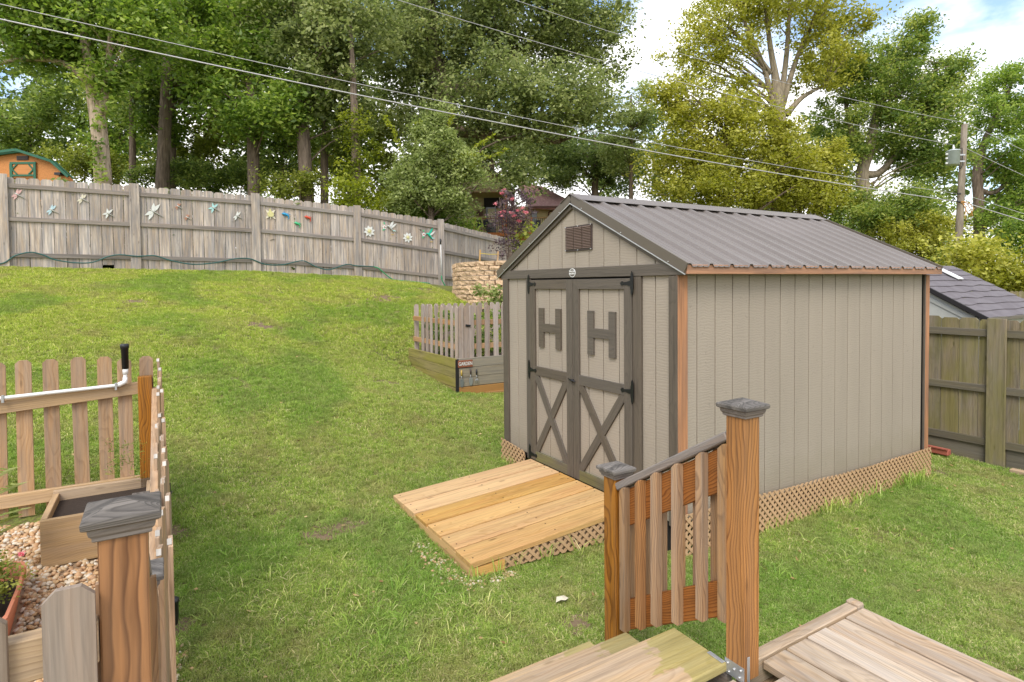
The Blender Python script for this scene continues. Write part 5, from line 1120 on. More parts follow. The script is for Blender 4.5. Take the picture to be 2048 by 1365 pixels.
o = tube('yellow_string', [[(*atd(960, 507, 13.05), .006), (*atd(978, 509, 13.05), .006), (*atd(996, 509, 13.05), .006)]], flat('yellow_string', (.6, .45, .05), .7)); tag(o, 'yellow string tied between the two wooden stakes', 'string')

# ------------------------------------------------------------------ raised picket bed
BD = thing('picket_bed', (1.4, 5.8, .4), 'raised garden bed with plank sides and a low picket top left of the shed', 'planter')
bx0, by0 = .59, 5.0
for r_ in range(3):
    z1 = .915-r_*.147; box('front_plank', BD, (bx0+.03, 3.0), (by0, by0+.036), (z1-.142, z1), M_['bedplank'], 'x'); box('side_plank', BD, (bx0-.036, bx0), (by0-.0, by0+1.95), (z1-.142, z1), M_['bedmoss'], 'y')
box('front_plank', BD, (bx0+.03, 3.0), (by0-.01, by0+.036), (.33, .470), M_['bedorange'], 'x'); box('side_plank', BD, (bx0-.04, bx0), (by0, by0+.9), (.33, .470), M_['bedmoss'], 'y')
box('front_plank', BD, (bx0+.03, 3.0), (by0-.03, by0-.012), (.22, .36), M_['bedorange'], 'x')
box('corner_post', BD, (bx0-.03, bx0+.028), (by0-.005, by0+.05), (.3, .905), M_['dark'], 'z')
box('soil', BD, (bx0, 3.0), (by0+.036, by0+1.95), (.4, .80), M_['soil'], 'x', 0)
for i, pxx in enumerate((845, 853.5, 862, 872, 882, 892, 903, 912)):
    p = atx(pxx, 608+i*.6, bx0+.03); picket(BD, (bx0+.03, p[1], .90), p[2]-.90, .085, .016, M_['bedpicket'], (-1, 0, 0), rnd=True, tilt=rng.uniform(-.015, .015))
for i, pxx in enumerate((921, 932, 942, 957, 974, 991, 1007, 1024, 1041)):
    p = aty(pxx, 614, by0+.05); picket(BD, (p[0], by0+.05, .905), 1.725-.905, .085, .016, M_['bedpicket'], (0, -1, 0), rnd=True, tilt=rng.uniform(-.01, .01))
for zc in (1.08, 1.45):
    box('bed_rail', BD, (bx0+.06, 3.0), (by0+.06, by0+.098), (zc-.04, zc+.04), M_['bedorange'], 'x'); box('bed_rail', BD, (bx0+.04, bx0+.075), (by0+.1, by0+1.9), (zc-.04, zc+.04), M_['bedorange'], 'y')
for xx in np.arange(.7, 3.0, .13): picket(BD, (xx, by0+1.9, .7), 1.0, .085, .016, M_['bedpicket'], (0, -1, 0), rnd=True)
lt = aty(935, 651, by0+.03); beam('latch', BD, (lt[0]-.03, by0+.03, lt[2]), (lt[0]+.05, by0+.03, lt[2]-.01), .02, .03, M_['blackp']); beam('latch', BD, (lt[0], by0+.03, lt[2]), (lt[0], by0+.03, lt[2]+.06), .02, .012, M_['blackp'])
cl = np.array([(rng.uniform(.75, 2.9), rng.uniform(5.2, 6.7), rng.uniform(.85, 1.55)) for _ in range(110)]); Cc, A, B, ti = leafcloud(cl, np.full(110, .14), 28, .09)
o = leafmesh('bed_plants', Cc, A, B, ti, M_['mid'], None, 'stuff'); tag(o, 'leafy plants growing inside the picket bed', 'plants')
cl = np.array([np.array(atd(rng.uniform(950, 1012), rng.uniform(572, 612), 11.8)) for _ in range(40)]); Cc, A, B, ti = leafcloud(cl, np.full(40, .14), 16, .08)
V_, F_ = [], []
o = leafmesh('wall_weeds', Cc, A, B, ti, M_['silver'], None, 'stuff'); tag(o, 'straggly weeds in front of the retaining wall', 'weeds')
# GARDEN sign and hanging tools
sg = thing('garden_sign', (bx0+.25, by0-.01, .85), 'rusty brown garden sign with white lettering nailed to the picket bed corner', 'sign')
sp = aty(931, 728, by0-.012); rust = flat('rusty_sign', (.23, .075, .035), .8, 0, .4, 20)
box('sign_board', sg, (sp[0]-.125, sp[0]+.125), (by0-.014, by0-.002), (sp[2]-.055, sp[2]+.055), rust, 'x')
text3d('GARDEN', .075, M_['paintwhite'], Matrix(((1, 0, 0, sp[0]), (0, 0, -1, by0-.016), (0, 1, 0, sp[2]), (0, 0, 0, 1))), sg, 'lettering', .001, .78)
def tool(px0, py0, hm, bm_, kind_, label):
    p = aty(px0, py0, by0-.02); t = thing('garden_tool_ornament', tuple(p), label, 'tool ornament', 'tool ornaments under the garden sign'); x, y, z = p
    tube('handle', [[(x, y, z, .010), (x, y, z-.05, .014), (x+.003, y, z-.09, .010)]], hm, t, 8); tube('shaft', [[(x, y, z-.09, .005), (x+.004, y, z-.15, .005)]], M_['galv'], t, 6)
    if kind_ == 'fork':
        for e in (-.028, 0, .028): tube('tine', [[(x+.004, y, z-.145, .004), (x+e, y-.01, z-.165, .004), (x+e, y-.005, z-.225, .003)]], M_['galv'], t, 5)
    else: prism('blade', t, [(-.028, 0), (-.032, -.06), (-.02, -.11), (0, -.125), (.02, -.11), (.032, -.06), (.028, 0)][::-1], .004, bm_, Matrix(((1, 0, 0, x+.004), (0, 0, -1, y), (0, 1, 0, z-.14), (0, 0, 0, 1))))
tool(923, 741, M_['paintgold'], flat('grey_blade', (.14, .15, .14), .6), 'trowel', 'small hanging trowel with yellow handle and dull grey blade, leftmost under the garden sign')
tool(941, 738, M_['vent'], M_['galv'], 'trowel', 'small hanging trowel with brown handle and shiny blade, middle one under the garden sign')
tool(953, 739, M_['blackp'], M_['galv'], 'fork', 'small hanging three pronged fork with black handle, rightmost under the garden sign')

# ------------------------------------------------------------------ ornaments on the upper fence
OY = FY+.02
def petal(L_p, w_p, ang, m, par, c, name='wing', base=.0, y=OY):
    pts = []; n = 9
    for i in range(n): t = i/(n-1); pts.append((base+L_p*t, w_p/2*math.sin(math.pi*t**.75)))
    for i in range(n-2, 0, -1): t = i/(n-1); pts.append((base+L_p*t, -w_p/2*math.sin(math.pi*t**.75)))
    ca, sa = math.cos(ang), math.sin(ang); poly = [(a*ca-b*sa, a*sa+b*ca) for a, b in pts]
    return prism(name, par, poly, .005, m, Matrix(((1, 0, 0, c[0]), (0, 0, -1, y), (0, 1, 0, c[2]), (0, 0, 0, 1))))
def dragonfly(px, py, s, ang, wm_, label, spread=.5):
    c = aty(px, py, OY); t = thing('dragonfly_ornament', tuple(c), label, 'wall ornament', 'metal dragonflies on the upper fence'); s *= .0088
    for k, (a, l) in enumerate(((ang+math.pi/2-spread*.3, 13), (ang+math.pi/2+spread, 11), (ang-math.pi/2+spread*.3, 13), (ang-math.pi/2-spread, 11))): petal(l*s, 4.2*s, a, wm_, t, c, y=OY-.004*(k % 2))
    ca, sa = math.cos(ang), math.sin(ang)
    tube('body', [[(c[0]-ca*4*s, OY-.008, c[2]-sa*4*s, .012), (c[0], OY-.008, c[2], .014), (c[0]+ca*14*s, OY-.008, c[2]+sa*14*s, .006)]], M_['paintbody'], t, 6)
an = math.radians(-32)
for (px, py, s, m, lab, sp_) in ((34, 389, 1.15, 'paintpink', 'pink winged metal dragonfly at the far left end of the fence', .4), (103, 420, 1.1, 'paintltblue', 'pale blue winged metal dragonfly, low between the pink and cream ones', .4),
        (164, 398, 1.1, 'paintcream', 'cream and gold winged metal dragonfly high in the first fence panel', .4), (216, 427, 1.1, 'paintwhite', 'white four winged metal dragonfly left of the first full fence post', .7), (306, 423, 1.9, 'paintwhite', 'largest white metal dragonfly just right of a fence post', .45),
        (356, 413, .8, 'paintcopper', 'small copper dragonfly blending into the planks, the upper of two', .5), (374, 435, .75, 'paintcopper', 'small copper dragonfly blending into the planks, the lower of two', .5), (427, 416, 1.2, 'paintteal', 'teal winged metal dragonfly in the middle fence panel', .75), (474, 432, 1.1, 'paintwhite', 'slender white metal dragonfly left of the third fence post', .4)):
    dragonfly(px, py, s, an, M_[m], lab, sp_)
def sunflower(px, py, s, label):
    c = aty(px, py, OY); t = thing('flower_ornament', tuple(c), label, 'wall ornament', 'white metal flowers on the upper fence')
    for k in range(8): petal(.155*s, .085*s, k*math.pi/4+.2, M_['paintwhite'], t, c, 'petal', y=OY-.004*(k % 2))
    for k in range(8): petal(.085*s, .045*s, k*math.pi/4+.6, M_['paintcream'], t, c, 'inner_petal', y=OY-.012)
    tube('centre', [[(c[0], OY-.014, c[2], .045*s), (c[0], OY-.024, c[2], .03*s)]], M_['paintyellow'], t, 10)
sunflower(738.5, 463, 1.0, 'white metal flower right of the fourth fence post'); sunflower(815.5, 475.5, .95, 'white metal flower between the two hummingbirds')
def hummer(px, py, m1, m2, fm, label):
    c = aty(px, py, OY); t = thing('hummingbird_ornament', tuple(c), label, 'wall ornament', 'metal hummingbirds on the upper fence')
    tube('body', [[(c[0]-.10, OY-.01, c[2]+.02, .004), (c[0]-.045, OY-.012, c[2]+.035, .022), (c[0]-.01, OY-.012, c[2]+.01, .035), (c[0]+.05, OY-.012, c[2]-.06, .022), (c[0]+.09, OY-.01, c[2]-.13, .012)]], m1, t, 8)
    petal(.24, .06, math.radians(58), m2, t, (c[0], 0, c[2]+.01)); petal(.21, .055, math.radians(38), M_['paintwhite'], t, (c[0]+.02, 0, c[2]-.02), y=OY-.004)
    petal(.13, .03, math.radians(-8), M_['paintteal'], t, (c[0]+.05, 0, c[2]-.08), 'tail'); prism('perch', t, [(-.04, -.01), (.04, -.01), (.04, .005), (-.04, .005)], .005, M_['paintgold'], Matrix(((1, 0, 0, c[0]+.07), (0, 0, -1, OY), (0, 1, 0, c[2]-.19), (0, 0, 0, 1))))
    f = (c[0]-.155, 0, c[2]+.0)
    for k in range(5): petal(.065, .05, k*math.pi*.4+.3, M_['paintwhite'], t, f, 'petal', y=OY-.003*(k % 2))
    tube('flower_centre', [[(f[0], OY-.008, f[2], .022), (f[0], OY-.014, f[2], .012)]], fm, t, 8)
    petal(.06, .035, 2.2, M_['paintgreen'], t, (f[0]+.01, 0, f[2]+.08), 'leaf'); petal(.07, .04, 3.9, M_['paintgreen'], t, (f[0], 0, f[2]-.05), 'leaf')
hummer(780, 455, M_['paintbody'], M_['paintwhite'], M_['paintcopper'], 'white winged metal hummingbird with a pale flower, left of two'); hummer(858, 470, M_['paintemerald'], M_['paintemerald'], M_['paintred'], 'emerald green metal hummingbird with a red centred flower, right of two')
def gecko(px, py, s, m, label, nm='lizard_ornament', gp=True):
    c = aty(px, py, OY); t = thing(nm, tuple(c), label, 'wall ornament', 'small metal lizards on the upper fence' if gp else None); x, z = c[0], c[2]
    tube('body', [[(x-.10*s, OY-.01, z+.03*s, .008*s), (x-.08*s, OY-.012, z+.035*s, .02*s), (x-.02*s, OY-.014, z+.02*s, .030*s), (x+.04*s, OY-.012, z-.01*s, .018*s), (x+.05*s, OY-.01, z-.06*s, .009*s), (x+.02*s, OY-.01, z-.10*s, .004*s)]], m, t, 8)
    for a, b in ((-.06, .08), (.05, .05), (-.05, -.035), (.085, .02)): tube('leg', [[(x-.01*s, OY-.01, z+.02*s, .007), (x+a*s, OY-.01, z+b*s, .005)]], m, t, 5)
gecko(573, 431, 1.1, M_['paintblue'], 'bright blue metal lizard on the fence panel left of the fourth post'); gecko(596, 449, .95, M_['paintgreen'], 'small green metal lizard below the blue and red ones'); gecko(617, 437, 1., M_['paintred'], 'small red metal lizard right of the green one')
c = aty(541, 429, OY); tt = thing('turtle_ornament', tuple(c), 'yellow green metal turtle just right of the third fence post', 'wall ornament')
n = 12; prism('shell', tt, [(.075*math.cos(2*math.pi*i/n), .065*math.sin(2*math.pi*i/n)) for i in range(n)], .025, M_['paintyellow'], Matrix(((1, 0, 0, c[0]), (0, 0, -1, OY), (0, 1, 0, c[2]), (0, 0, 0, 1))))
for a in (.8, 2.4, 3.9, 5.5): petal(.16, .055, a, M_['paintcream'], tt, c, 'flipper', y=OY-.002)
petal(.15, .06, 1.65, M_['paintyellow'], tt, c, 'head', y=OY-.003); petal(.13, .03, 4.7, M_['paintcream'], tt, c, 'tail', y=OY-.003)
# hose, pole tool
hz = [aty(px, py, FY-.045) for px, py in ((-60, 520), (0, 528), (30, 512), (60, 505), (85, 510), (110, 520), (150, 526), (185, 525), (215, 514), (240, 510), (275, 513), (310, 512), (340, 521), (385, 529), (430, 526), (470, 518), (500, 518), (530, 529), (565, 530), (605, 522), (630, 533), (655, 540), (675, 535), (695, 529), (712, 532), (735, 533), (748, 534))]
o = tube('garden_hose', [[(*p, .013) for p in spline(hz, 5)]], M_['hose'], None, 8); tag(o, 'dark green hose looped along the bottom rail of the upper fence', 'hose')
hz = [aty(px, py, FY-.045) for px, py in ((748, 534), (757, 537), (770, 548), (785, 559))]+[np.array((*aty(px, py, FY-.1-.02*i)[:2], g1(*aty(px, py, FY-.1-.02*i)[:2])+.03)) for i, (px, py) in enumerate(((800, 563), (830, 565), (860, 568)))]
o = tube('garden_hose', [[(*p, .014) for p in spline(hz, 5)]], M_['hoseg'], None, 8); tag(o, 'bright green hose dropping from the fence rail onto the lawn', 'hose')
pt_ = thing('telescopic_pole', tuple(aty(882, 555, FY-.05)), 'white pole with black grip leaning on the fence corner post', 'pole')
a, b, c_, d_ = [aty(px, py, FY-.05) for px, py in ((883, 552), (881.5, 489), (881, 489), (881, 478))]
tube('white_shaft', [[(*a, .012), (*b, .012)]], M_['white'], pt_, 8); tube('black_grip', [[(*c_, .019), (*d_, .019)]], M_['blackp'], pt_, 8)
hz = [aty(px, py, FY-.06) for px, py in ((883, 552), (884, 560), (888, 568), (891, 573))]; tube('green_tail', [[(*p, .014) for p in spline(hz, 4)]], M_['hoseg'], pt_, 8)
# solar light by the left fence, white scrap on lawn
sp = atz(325, 1250, g1(-3.26, .75)); sx, sy_ = -3.262, .62
slt = thing('path_light', (sx, sy_, g1(sx, sy_)), 'black solar path light at the foot of the end on picket fence', 'lamp')
gz = g1(sx, sy_); tube('stake', [[(sx, sy_, gz-.02, .008), (sx, sy_, gz+.06, .008)]], M_['blackp'], slt, 6); tube('housing', [[(sx, sy_, gz+.05, .024), (sx, sy_, gz+.10, .03), (sx, sy_, gz+.17, .03), (sx, sy_, gz+.172, .034), (sx, sy_, gz+.19, .034), (sx, sy_, gz+.2, .02)]], M_['blackp'], slt, 14)
p = atz(1123, 1204, .03); V_ = [(p[0]+a, p[1]+b, .045+c) for a, b, c in ((-.05, -.01, .0), (-.02, .025, .012), (.03, .02, .01), (.05, -.01, .0), (.01, -.03, .006), (-.02, -.02, .012), (0, 0, .022), (0, 0, -.01))]
o = pymesh('paper_scrap', V_, [(0, 6, 1), (1, 6, 2), (2, 6, 3), (3, 6, 4), (4, 6, 5), (5, 6, 0), (0, 1, 7), (1, 2, 7), (2, 3, 7), (3, 4, 7), (4, 5, 7), (5, 0, 7)], M_['paintcream']); tag(o, 'small whitish scrap lying on the grass left of the railing', 'scrap')

# ------------------------------------------------------------------ grass, gravel (scattered real geometry)
def grassmat(name, shift=0.):
    s = NT(name); p = s.n('ShaderNodeNewGeometry').outputs['Position']; rnd = s.n('ShaderNodeObjectInfo').outputs['Random']; at = s.n('ShaderNodeAttribute', attribute_name='tint').outputs['Fac']
    n1 = s.noise(p, .55, 3); n2 = s.noise(p, 2.3, 4, .6); n3 = s.noise(p, 7, 3)
    sep = s.n('ShaderNodeSeparateXYZ'); s.l(p, sep.inputs[0])
    far = s.math('MULTIPLY_ADD', sep.outputs[2], .55, .05, True)        # turf gets yellower and lighter higher up the slope
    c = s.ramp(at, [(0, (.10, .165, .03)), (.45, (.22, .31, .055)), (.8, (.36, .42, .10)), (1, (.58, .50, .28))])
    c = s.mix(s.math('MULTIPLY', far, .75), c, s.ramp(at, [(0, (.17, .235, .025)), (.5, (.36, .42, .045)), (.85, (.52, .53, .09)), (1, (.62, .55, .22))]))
    c = s.mix(s.math('MULTIPLY', s.ramp(n2, [(.48, 0), (.66, 1)]), .55), c, (.33, .28, .12)); c = s.mix(s.math('MULTIPLY', s.ramp(n1, [(.50, 0), (.60, 1)]), .45), c, (.12, .25, .03))
    hv = s.n('ShaderNodeHueSaturation'); s.l(c, hv.inputs['Color']); s.l(s.math('MULTIPLY', s.math('MULTIPLY_ADD', n3, .75, .68+shift), s.math('MULTIPLY_ADD', rnd, .35, .82)), hv.inputs['Value'])
    s.l(hv.outputs[0], s.b.inputs['Base Color']); s.b.inputs['Roughness'].default_value = .55; s.b.inputs['Specular IOR Level'].default_value = .3
    tr = s.n('ShaderNodeBsdfTranslucent'); s.l(hv.outputs[0], tr.inputs[0]); ms = s.n('ShaderNodeMixShader'); ms.inputs[0].default_value = .35
    s.l(s.b.outputs[0], ms.inputs[1]); s.l(tr.outputs[0], ms.inputs[2]); s.l(ms.outputs[0], s.o.inputs[0]); return s.m
M_['grass'] = grassmat('grass_blades', .34); M_['weed'] = grassmat('weed_blades', .5)
def tuft(n, r, h, wb, m, lean=.6, seed=0):
    g_ = np.random.default_rng(seed); V_, F_, tn = [], [], []
    for i in range(n):
        a = g_.uniform(0, 2*math.pi); rr = r*math.sqrt(g_.random()); x, y = rr*math.cos(a), rr*math.sin(a); hh = h*g_.uniform(.5, 1.2); d = g_.uniform(0, 2*math.pi); ln = lean*g_.uniform(.3, 1.4)*hh
        dx, dy = math.cos(d)*ln, math.sin(d)*ln; t = g_.uniform(0, 2*math.pi); wx, wy = math.cos(t)*wb/2, math.sin(t)*wb/2; b = len(V_)
        V_ += [(x-wx, y-wy, -.005), (x+wx, y+wy, -.005), (x+dx*.4+wx*.8, y+dy*.4+wy*.8, hh*.6), (x+dx*.4-wx*.8, y+dy*.4-wy*.8, hh*.6), (x+dx, y+dy, hh*(.95-.25*ln/hh))]
        F_ += [(b, b+1, b+2, b+3), (b+3, b+2, b+4)]; v = float(np.clip(g_.normal(.5, .24), 0, 1)); v = 1. if g_.random() < .07 else v; tn += [v, v]
    me = bpy.data.meshes.new('tuft'); me.from_pydata(V_, [], F_); at = me.attributes.new('tint', 'FLOAT', 'FACE'); at.data.foreach_set('value', np.array(tn, np.float32)); me.materials.append(m); return me
def scatter(name, pts, sc, meshes, tilt, kind, label=None, cat=None):
    cl_ = bpy.data.collections.new(name+'_sources')
    for i, me in enumerate(meshes): o = bpy.data.objects.new(name+'_source', me); cl_.objects.link(o)
    me = bpy.data.meshes.new(name); me.vertices.add(len(pts)); me.vertices.foreach_set('co', np.asarray(pts, np.float32).ravel()); at = me.attributes.new('sc', 'FLOAT', 'POINT'); at.data.foreach_set('value', np.asarray(sc, np.float32)); me.update()
    ob = link(name, me, None, None, kind)
    if label: tag(ob, label, cat)
    ng = bpy.data.node_groups.new(name, 'GeometryNodeTree'); ng.interface.new_socket('Geometry', in_out='INPUT', socket_type='NodeSocketGeometry'); ng.interface.new_socket('Geometry', in_out='OUTPUT', socket_type='NodeSocketGeometry')
    N = ng.nodes.new; gi = N('NodeGroupInput'); go = N('NodeGroupOutput'); ip = N('GeometryNodeInstanceOnPoints'); ci = N('GeometryNodeCollectionInfo'); ci.inputs[0].default_value = cl_; ci.inputs['Separate Children'].default_value = True; ci.inputs['Reset Children'].default_value = True
    rv = N('FunctionNodeRandomValue'); rv.data_type = 'FLOAT_VECTOR'; rv.inputs[0].default_value = (-tilt, -tilt, 0); rv.inputs[1].default_value = (tilt, tilt, 6.283)
    na = N('GeometryNodeInputNamedAttribute'); na.data_type = 'FLOAT'; na.inputs[0].default_value = 'sc'; ip.inputs['Pick Instance'].default_value = True
    l = ng.links.new; l(gi.outputs[0], ip.inputs['Points']); l(ci.outputs[0], ip.inputs['Instance']); l(rv.outputs[0], ip.inputs['Rotation']); l(na.outputs[0], ip.inputs['Scale']); l(ip.outputs[0], go.inputs[0])
    md = ob.modifiers.new('scatter', 'NODES'); md.node_group = ng; return ob
def lawn_mask(x, y):
    m = np.ones(len(x), bool); m &= ~((x > -.03) & (x < L_+.0) & (y > -.02) & (y < W_)); m &= ~((x > -1.53) & (x < 0) & (y > .43) & (y < 1.99)); m &= ~((x < -3.27) & (y < 2.12)); m &= ~((x < -.45) & (y < -1.55)); m &= ~((x < -1.36) & (x > -3.4) & (y < -.68)&(y > -1.6))
    m &= ~((x > .56) & (x < 3) & (y > 5.0) & (y < 6.95)); m &= y < 12.07; m &= x < 5.28; m &= ~((x > 2.9) & (y > 7.5)); return m
def sample(n_per, x0, x1, y0, y1, dlo, dhi):
    n = int(n_per*(x1-x0)*(y1-y0)); x = rng.uniform(x0, x1, n); y = rng.uniform(y0, y1, n); p = np.stack([x-T[0], y-T[1], np.zeros(n)], 1) @ R; d = p[:, 1]
    k = lawn_mask(x, y) & (d > dlo) & (d < dhi) & (np.abs(p[:, 0]) < d*.95+.8); return x[k], y[k], d[k]
pts, scs = [], []
for dens, lo, hi, s_ in ((2100, .5, 4.2, .72), (1200, 4.2, 6.5, .88), (700, 6.5, 10, 1.1), (420, 10, 19, 1.4)):
    x, y, d = sample(dens, -8.5, 5.4, -3.5, 12.1, lo, hi); pts.append(np.stack([x, y, hgt(x, y)], 1)); scs.append(np.full(len(x), s_)*rng.uniform(.75, 1.25, len(x)))
pts = np.vstack(pts); scs = np.concatenate(scs)
# worn thin patches
pn = np.sin(pts[:, 0]*2.3+1)*np.sin(pts[:, 1]*2.9+.5)+.5*np.sin(pts[:, 0]*6.1+pts[:, 1]*4.7); keep = (rng.random(len(pts)) > np.clip((pn-.75)*1.1, 0, .55)); pts, scs = pts[keep], scs[keep]
BP = [(atz(px, py, z0)[0], atz(px, py, z0)[1], r) for px, py, z0, r in ((690, 1085, .02, .16), (640, 1110, .02, .13), (355, 1125, .1, .10), (1690, 1008, -.04, .16), (1880, 950, -.1, .2), (340, 1300, .03, .12), (1150, 1255, 0, .1))]+[(-1.9, 7.4, .3), (-3.6, 8.6, .25), (1.0, 9.6, .35), (-.4, 5.3, .2), (2.3, 10.6, .4)]
for bx_, by_, br_ in BP:
    d_ = np.hypot((pts[:, 0]-bx_)/1.5, pts[:, 1]-by_)/br_; k_ = rng.random(len(pts)) > .92*np.exp(-(d_/.8)**2); pts, scs = pts[k_], scs[k_]
for i_, (bx_, by_, br_) in enumerate(BP):
    ring_ = [(bx_+1.5*br_*.8*(1+.25*math.sin(3*t+i_)+.12*math.sin(7*t))*math.cos(t), by_+br_*.8*(1+.25*math.sin(2*t+i_*2)+.1*math.sin(6*t))*math.sin(t)) for t in np.linspace(0, 2*math.pi, 19)[:-1]]
    V_ = [(bx_, by_, g1(bx_, by_)+.009)]+[(a, b, g1(a, b)+.004) for a, b in ring_]; pymesh('bare_soil', V_, [(0, 1+i, 1+(i+1) % 18) for i in range(18)], M_['dirt'], kind='structure')
scatter('grass', pts, scs, [tuft(30, .038, .034, .0042, M_['grass'], 1.1, i) for i in range(7)], .18, 'stuff', 'mown green lawn grass sloping up to the fence', 'grass')
lx, ly, _d = sample(5, -8, 5, -3, 12, .5, 18); lz = hgt(lx, ly)+.025; n = len(lx)
A = unit(rng.normal(size=(n, 3))*[1, 1, .25])*rng.uniform(.012, .026, (n, 1)); Bv = unit(np.cross(A, [0, 0, 1.]+rng.normal(0, .3, (n, 3))))*.011
o = leafmesh('fallen_leaves', np.column_stack([lx, ly, lz]), A, Bv, rng.uniform(0, 1, n), leaf('dry_leaves', (.20, .11, .04), (.38, .25, .10), (.55, .42, .20), .1), None, 'stuff'); tag(o, 'dry tan leaves scattered over the lawn', 'leaves')
# coarse weeds in the foreground lawn
wp = []
for (px, py, n, r) in ((800, 1075, 16, .35), (880, 1100, 12, .3), (700, 1180, 18, .45), (830, 1200, 22, .5), (950, 1180, 20, .45), (620, 1270, 22, .4), (760, 1300, 20, .45), (900, 1290, 18, .4), (560, 1180, 12, .3), (1020, 1250, 10, .35), (460, 1180, 8, .3), (1000, 1100, 8, .3), (420, 1330, 10, .3), (1700, 1110, 8, .25), (1860, 1060, 6, .25), (1560, 1130, 5, .15)):
    c = atz(px, py, .02)
    for _ in range(int(n*2.0)): wp.append((c[0]+rng.normal(0, r*.6), c[1]+rng.normal(0, r*.6)))
wp = np.array(wp); wp = wp[lawn_mask(wp[:, 0], wp[:, 1])]
scatter('coarse_weeds', np.column_stack([wp, hgt(wp[:, 0], wp[:, 1])]), rng.uniform(.6, 1.2, len(wp)), [tuft(8, .035, .075, .006, M_['weed'], 1.6, 50+i) for i in range(5)], .2, 'stuff', 'clumps of coarse light green weeds in the foreground lawn', 'weeds')
# weeds through the lattice
wl = [(rng.uniform(.9, 3.7), -.06+rng.normal(0, .02)) for _ in range(60)]+[(rng.normal(3.3, .15), -.07+rng.normal(0, .02)) for _ in range(40)]+[(rng.normal(1.9, .2), -.07) for _ in range(25)]+[(rng.uniform(-1.5, -.1), .40) for _ in range(14)]+[(-.08, rng.uniform(2.0, 2.5)) for _ in range(14)]
wl = np.array(wl); scatter('lattice_weeds', np.column_stack([wl, hgt(wl[:, 0], wl[:, 1])]), rng.uniform(.5, 2.2, len(wl)), [tuft(6, .03, .09, .004, M_['weed'], .7, 80+i) for i in range(4)], .2, 'stuff', 'tall weeds growing along the tan lattice skirt', 'weeds')
# gravel
def pebmat():
    s = NT('river_gravel'); rnd = s.n('ShaderNodeObjectInfo').outputs['Random']; tc = s.n('ShaderNodeTexCoord').outputs['Object']
    c = s.ramp(rnd, [(0, (.50, .29, .14)), (.2, (.52, .37, .21)), (.4, (.58, .49, .36)), (.55, (.35, .19, .09)), (.7, (.50, .31, .14)), (.85, (.62, .56, .46)), (1, (.28, .17, .10))], 'CONSTANT')
    c = s.mix(s.math('MULTIPLY', s.noise(tc, 60, 3), .4), c, (.45, .32, .2)); return s.done(c, .6)
M_['peb'] = pebmat()
def pebble(seed):
    bm = bmesh.new(); bmesh.ops.create_icosphere(bm, subdivisions=2, radius=.5); r_ = random.Random(seed)
    ph = [r_.uniform(0, 6) for _ in range(3)]
    for v in bm.verts: v.co *= 1+.16*math.sin(v.co.x*5+ph[0])+.12*math.sin(v.co.y*6+ph[1]); v.co.z *= .62; v.co.y *= .8
    return bmesh_to(bm, M_['peb'], True)
n = 26000; x = rng.uniform(-5.2, -3.33, n); y = rng.uniform(-1.5, 2.0, n); k = ~((x > -3.95) & (y > 1.43)) & ~((x > -4.25)&(x < -3.98)&(y>.5)&(y<1.24)) & ~((y > 1.98))
p_ = np.stack([x-T[0], y-T[1], np.zeros(n)], 1) @ R; k &= np.abs(p_[:, 0]) < p_[:, 1]*.95+.3
x, y = x[k], y[k]; gpts = np.column_stack([x, y, hgt(x, y)+.005+rng.uniform(0, .018, len(x))]); gs = rng.uniform(.018, .042, len(x))
e = [(-1.62+rng.normal(0, .05), rng.uniform(.4, 1.1)) for _ in range(200)]+[(rng.uniform(-1.62, -1.2), .36+rng.normal(0, .04)) for _ in range(130)]+[(-3.24+rng.normal(0, .03), rng.uniform(-.4, .5)) for _ in range(120)]
e = np.array(e); gpts = np.vstack([gpts, np.column_stack([e, hgt(e[:, 0], e[:, 1])+.01])]); gs = np.concatenate([gs, rng.uniform(.012, .026, len(e))])
scatter('gravel', gpts, gs, [pebble(i) for i in range(8)], .6, 'stuff', 'tan and cream river gravel covering the fenced garden', 'gravel')
gb = [(-6, -2), (-3.32, -2), (-3.32, 1.95), (-6, 1.75)]
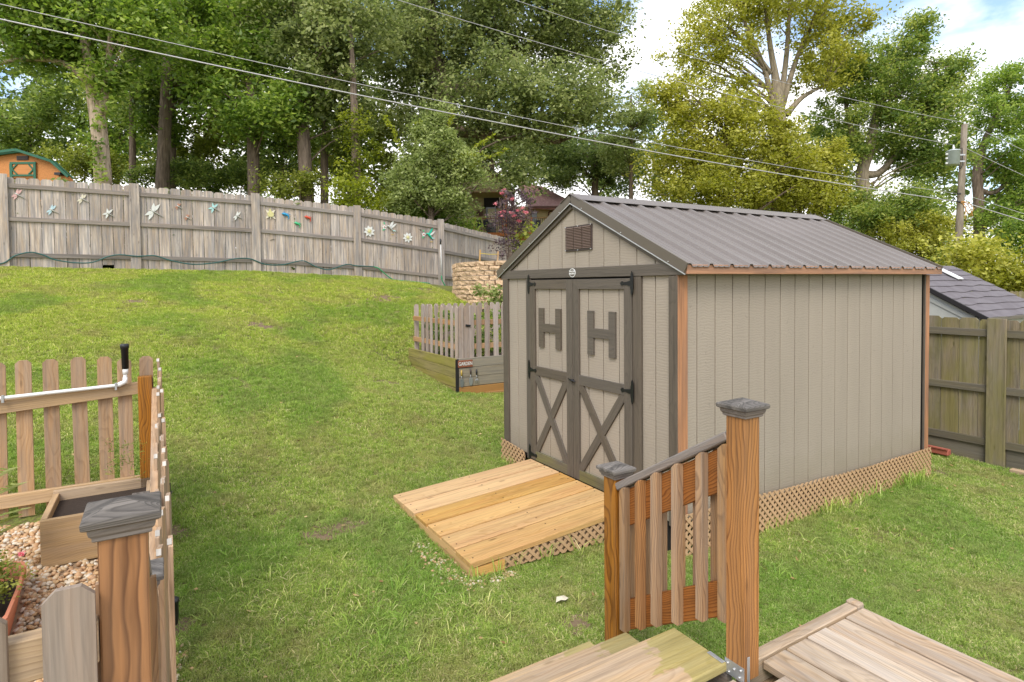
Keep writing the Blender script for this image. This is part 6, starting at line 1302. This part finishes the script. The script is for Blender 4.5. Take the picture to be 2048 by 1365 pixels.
xs_ = np.linspace(-6, -3.33, 10); ys_ = np.linspace(-2.2, 1.9, 16); V_ = [(a, b, g1(a, b)+.006) for a in xs_ for b in ys_]; F_ = [(i*16+j, (i+1)*16+j, (i+1)*16+j+1, i*16+j+1) for i in range(9) for j in range(15)]
pymesh('gravel_bed', V_, F_, flat('gravel_base', (.30, .20, .12), .95, 0, .4, 60), kind='structure')
# plant in terracotta trough
cl = np.array([(-4.12+rng.normal(0, .05), .87+rng.uniform(-.33, .33), tz+.24+rng.uniform(0, .12)) for _ in range(110)]); Cc, A, B, ti = leafcloud(cl, np.full(110, .06), 34, .022); 
pl = thing('bedding_plant', (-4.165, .93, tz+.22), 'small green bedding plant with a pink flower growing in the terracotta trough', 'plant'); leafmesh('leaves', Cc, A, B, ti, M_['olive'], pl)
f = aty(42, 1108, .85); Cc, A, B, ti = leafcloud(np.array([f]), np.array([.02]), 24, .02); leafmesh('flower', Cc, A, B, ti, M_['pink'], pl)
# compound leaf plant at the left edge
lp = thing('compound_leaf_plant', tuple(aty(0, 1060, 1.3)), 'blue green plant with feathery compound leaves at the left picture edge', 'plant'); cc = []; Cs, As, Bs = [], [], []
for (a, b, c, d_) in ((-60, 1010, 30, 970), (-70, 1050, 38, 1020), (-60, 1090, 30, 1050), (-60, 980, 12, 940), (-40, 1060, 20, 1035)):
    P0, P1 = np.array(aty(a, b, 1.35)), np.array(aty(c, d_, 1.25)); dv = unit(P1-P0); sd_ = unit(np.cross(dv, [0, 0.3, 1]))
    for k in range(9):
        q_ = P0+(P1-P0)*(k+1)/9
        for sg_ in (-1, 1): v = unit(dv*.5+sd_*sg_); Cs.append(q_+v*.03); As.append(v*.042); Bs.append(np.cross(v, [0, 0, 1])*.018)
leafmesh('leaves', np.array(Cs), np.array(As), np.array(Bs), rng.uniform(.2, .8, len(Cs)), M_['silver'], lp)
fe = []
for _ in range(26): px, py = rng.uniform(200, 290), rng.uniform(885, 955); fe.append(aty(px, py, 1.85))
Cc, A, B, ti = leafcloud(np.array(fe), np.full(26, .05), 14, .03); o = leafmesh('feathery_herb', Cc, A, B*.3, ti, M_['mid'], None, 'stuff'); tag(o, 'wispy feathery herb growing from the planter box against the fence', 'herb')
